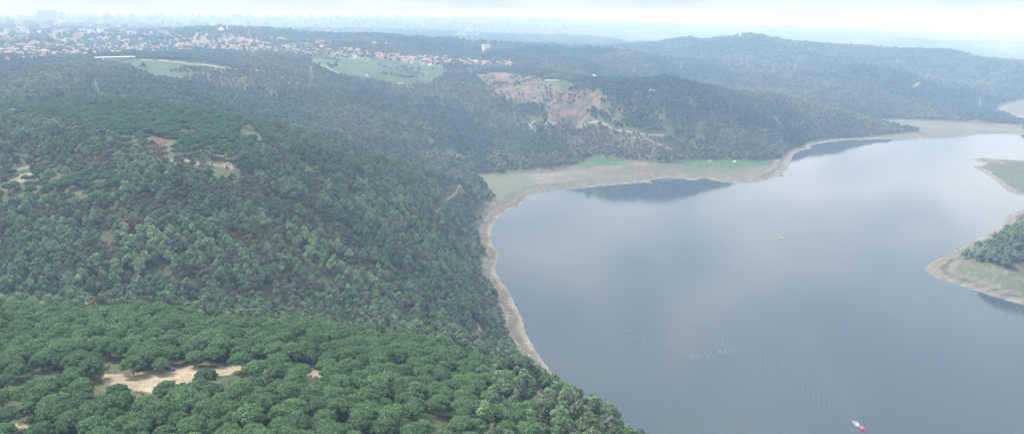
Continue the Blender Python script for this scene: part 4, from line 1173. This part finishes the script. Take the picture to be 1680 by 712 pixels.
# red and blue roofed pavilions
def round_pav(px, py, sc, roofm, label):
    q = hit(px, py, 0, 1800.); t = empty('domed_pavilion', q, 0, sc)
    mb = MB()
    for k_2 in range(8):
        a = k_2 * math.pi / 4; mb.bar((6 * math.cos(a), 6 * math.sin(a), -2), (6 * math.cos(a), 6 * math.sin(a), 5), .4)
    mb.build('columns', M['white'], t); MB().lathe([(7, 5), (6.6, 6), (4.5, 9), (1.2, 11), (.3, 11.5), (.15, 16), (0, 16)], 16).build('roof', roofm, t, True)
    tag(t, label, 'pavilion')
round_pav(615, 76, 1.5, M['tile'], 'round red roofed pavilion in the trees before the dark tree line')
round_pav(634, 75, 1.0, mat_base('blue_roof', (.12, .3, .45), .5), 'small round blue roofed pavilion right of the red roofed one')
q = hit(798, 84, 0, 1900.); apt(q, 3, 1.0, 'lone large white building on the ridge right of the village', None, .3)
q = hit(1214, 64, 2, 2600.); wt = empty('water_tower', q)
MB().lathe([(3, -2), (3, 16), (6, 19), (6, 25), (0, 27)], 16).build('tank', M['white'], wt, True); MB().box(-14, -4, -5, 5, -2, 6).build('shed', M['plaster'], wt)
tag(wt, 'white water tower with a shed on top of the right hill', 'water tower')
# fishermen's huts and small sheds at the bay
for (px, py, s_, lab) in ((1165, 266, .6, 'reddish shed on the green bay shore under the trees'), (1205, 266, .45, 'small white hut on the green bay shore'), (1247, 259, .5, 'tiny white hut at the right end of the green shore'),
                     (1070, 153, 1.2, 'white cottage above the red terraces'), (876, 203, .7, 'small white hut at the end of the slope track')):
    q = hit(px, py, 0, 900.); t = empty('hut', q, .4, s_)
    MB().box(-5, 5, -3.5, 3.5, -1.5, 4).build('wall', M['pink'] if 'reddish' in lab else M['white'], t)
    MB().gable(-5.5, 5.5, -4.2, 4.2, 4, 6.2).build('roof', M['greyroof'] if 'reddish' not in lab else M['tile'], t)
    MB().box(-1, 1, -3.6, -3.51, 0, 2.4).build('door', M['glass'], t)
    tag(t, lab, 'hut')
q = hit(910, 133, 0, 1200.); wl = empty('low_wall', q, -.35)
MB().box(-24, 24, -.5, .5, -1.5, 2.5).build('wall_panel', M['white'], wl); tag(wl, 'long low white wall along the lawn above the terraces', 'wall')
# roadside white fence
# ------------------------------------------------------------------ shore rocks
rv, rf_ = ICO1; VV = []; FF = []; n = 0
cand = []
for Pp, cnt in ((W_LAKE[3:-3], 2600), (W_SPIT, 700), (W_ISLET, 260)):
    S = densify(Pp, 4.0)[:-1]
    for _ in range(cnt):
        a = S[rng.integers(0, len(S))]; off = rng.normal(size=2) * 9; cand.append(a + off)
cand = np.array(cand); cs = shore(cand[:, 0], cand[:, 1]); czz = hgt(cand[:, 0], cand[:, 1])
cl_ = fbm(cand[:, 0], cand[:, 1], 40, 2, 61.)
ok = (cs > -.6) & (cs < 24) & (cl_ > .42) & (np.hypot(cand[:, 0], cand[:, 1]) < 2300)
for (x, y), z in zip(cand[ok], czz[ok]):
    s_ = rng.uniform(.3, 1.0) * (1.5 if rng.random() < .15 else 1) * (1 + max(0, math.hypot(x, y) - 900) / 1500)
    v = rv * (1 + (rng.random((len(rv), 1)) - .5) * .5) * np.array([s_, s_ * rng.uniform(.6, 1), s_ * rng.uniform(.4, .7)]); a = rng.uniform(0, 6.28)
    v = np.column_stack([v[:, 0] * math.cos(a) - v[:, 1] * math.sin(a) + x, v[:, 0] * math.sin(a) + v[:, 1] * math.cos(a) + y, v[:, 2] + z + .1])
    VV.append(v); FF.append(rf_ + n); n += len(v)
tag(mesh_np('shore_rocks', np.concatenate(VV), np.concatenate(FF), M['stone']), 'pale rocks and rubble scattered along the waterline', 'rocks', kind='stuff')
# undergrowth on the near forest floor
ux, uy = jitter_grid(1.9, 110, 330); m_ = (rng.random(len(ux)) < .75); ux, uy = ux[m_], uy[m_]
uz = hgt(ux, uy); upx, upy = project(ux, uy, uz); ud = np.hypot(ux, uy)
uk = classify(ux, uy, *wiggle(ux, uy, upx, upy, ud), ud, np.full(len(ux), 99.), uz)
m_ = ~uk['clear'] & (np.hypot(ux - CAR[0], uy - CAR[1]) > 3.5) & (ux < 140) & (upx > -40) & (upx < 1200) & (upy < 780) & (fbm(ux, uy, 9, 2, 5.) > .42)
ux, uy, uz = ux[m_], uy[m_], uz[m_]
nb = len(ux)
kq = 7
c0 = np.column_stack([ux, uy, uz]).repeat(kq, 0) + rng.normal(size=(nb * kq, 3)) * np.array([.35, .35, .12]) + np.array([0, 0, .35])
nn = rng.normal(size=(nb * kq, 3)) * .5 + np.array([0, 0, 1]); nn /= np.linalg.norm(nn, axis=1)[:, None]
a = np.cross(nn, rng.normal(size=nn.shape)); a /= np.linalg.norm(a, axis=1)[:, None]; b_ = np.cross(nn, a)
s_ = rng.uniform(.18, .5, (nb * kq, 1))
q = np.stack([c0 - a * s_, c0 - b_ * s_ * .6, c0 + a * s_, c0 + b_ * s_ * .6], 1).reshape(-1, 3)
um = mat_base('undergrowth_leaves', (.085, .105, .055), .9, (.25, .35))
tag(mesh_np('undergrowth', q, np.arange(len(q)).reshape(-1, 4), um), 'low olive undergrowth on the floor of the near pine wood', 'undergrowth', kind='stuff')

# ------------------------------------------------------------------ haze
hz = MB().box(-13500, 13500, -400, 15500, -10.0, 345.0).build('haze', None or bpy.data.materials.new('haze_air'))
hm = hz.data.materials[0]; hm.use_nodes = True; nt = hm.node_tree; nt.nodes.clear()
out = nt.nodes.new('ShaderNodeOutputMaterial'); pvn = nt.nodes.new('ShaderNodeVolumePrincipled')
pvn.inputs['Color'].default_value = (.44, .66, .95, 1); pvn.inputs['Absorption Color'].default_value = (1, 1, 1, 1); pvn.inputs['Density'].default_value = 2.25e-4; pvn.inputs['Anisotropy'].default_value = 0.0
nt.links.new(pvn.outputs[0], out.inputs['Volume'])
tag(hz, 'pale blue haze filling the air over the whole valley', 'haze', kind='stuff')

# ------------------------------------------------------------------ sky and sun
world = bpy.data.worlds.new('World'); scene.world = world; world.use_nodes = True
nt = world.node_tree; bg = nt.nodes['Background']; L = nt.links.new
SUN_EL, SUN_AZ = math.radians(55), math.radians(-60)      # azimuth clockwise from +Y
sky = nt.nodes.new('ShaderNodeTexSky'); sky.sky_type = 'NISHITA'; sky.sun_disc = False
sky.sun_elevation = SUN_EL; sky.sun_rotation = SUN_AZ; sky.air_density = 1.2; sky.dust_density = 2.0
tc = nt.nodes.new('ShaderNodeTexCoord')
sep = nt.nodes.new('ShaderNodeSeparateXYZ'); L(tc.outputs['Generated'], sep.inputs[0])
mx_ = nt.nodes.new('ShaderNodeMath'); mx_.operation = 'MAXIMUM'; L(sep.outputs['Z'], mx_.inputs[0]); mx_.inputs[1].default_value = .0
ad = nt.nodes.new('ShaderNodeMath'); ad.operation = 'ADD'; L(mx_.outputs[0], ad.inputs[0]); ad.inputs[1].default_value = .16
dv = nt.nodes.new('ShaderNodeVectorMath'); dv.operation = 'DIVIDE'; L(tc.outputs['Generated'], dv.inputs[0])
cb_ = nt.nodes.new('ShaderNodeCombineXYZ')
for q in range(3): L(ad.outputs[0], cb_.inputs[q])
L(cb_.outputs[0], dv.inputs[1])
cn = nt.nodes.new('ShaderNodeTexNoise'); cn.inputs['Scale'].default_value = 1.5; cn.inputs['Detail'].default_value = 7; cn.inputs['Roughness'].default_value = .52; cn.inputs['Distortion'].default_value = .3
L(dv.outputs[0], cn.inputs['Vector'])
cr = nt.nodes.new('ShaderNodeValToRGB'); cr.color_ramp.elements[0].position = .40; cr.color_ramp.elements[1].position = .62
cr.color_ramp.elements[0].color = (4.5, 5.3, 6.4, 1); cr.color_ramp.elements[1].color = (9.8, 10.1, 10.6, 1)
L(cn.outputs['Fac'], cr.inputs[0])
# brighter, more even veil near the horizon
hr = nt.nodes.new('ShaderNodeMapRange'); L(sep.outputs['Z'], hr.inputs[0]); hr.inputs[1].default_value = .0; hr.inputs[2].default_value = .13; hr.inputs[3].default_value = 1; hr.inputs[4].default_value = 0
vm = nt.nodes.new('ShaderNodeMix'); vm.data_type = 'RGBA'; L(hr.outputs[0], vm.inputs[0]); L(cr.outputs[0], vm.inputs[6]); vm.inputs[7].default_value = (2.7, 2.6, 2.7, 1)
mixs = nt.nodes.new('ShaderNodeMix'); mixs.data_type = 'RGBA'; mixs.inputs[0].default_value = .93
L(sky.outputs[0], mixs.inputs[6]); L(vm.outputs[2], mixs.inputs[7]); L(mixs.outputs[2], bg.inputs['Color'])
bg.inputs['Strength'].default_value = .075
sun = bpy.data.lights.new('sun', 'SUN'); sun.energy = 2.7; sun.angle = math.radians(18); sun.color = (1, .96, .9)
so = bpy.data.objects.new('sun', sun); COL.objects.link(so)
dvec = Vector((math.sin(SUN_AZ) * math.cos(SUN_EL), math.cos(SUN_AZ) * math.cos(SUN_EL), math.sin(SUN_EL)))
so.rotation_euler = dvec.to_track_quat('Z', 'Y').to_euler()

cam = bpy.data.cameras.new('camera'); co = bpy.data.objects.new('camera', cam); COL.objects.link(co)
co.location = (0, 0, H); co.rotation_euler = (math.pi / 2 - TH, 0, 0)
cam.sensor_fit = 'HORIZONTAL'; cam.sensor_width = 36; cam.lens = 36 * FPX / 1680; cam.clip_start = 1; cam.clip_end = 60000
scene.camera = co
scene.view_settings.view_transform = 'Standard'; scene.view_settings.look = 'None'; scene.view_settings.exposure = 1.35; scene.view_settings.gamma = 1
scene.render.engine = 'CYCLES'
cy = scene.cycles; cy.use_denoising = True; cy.max_bounces = 5; cy.volume_bounces = 1; cy.diffuse_bounces = 2; cy.glossy_bounces = 2; cy.transparent_max_bounces = 4
cy.sample_clamp_indirect = 5
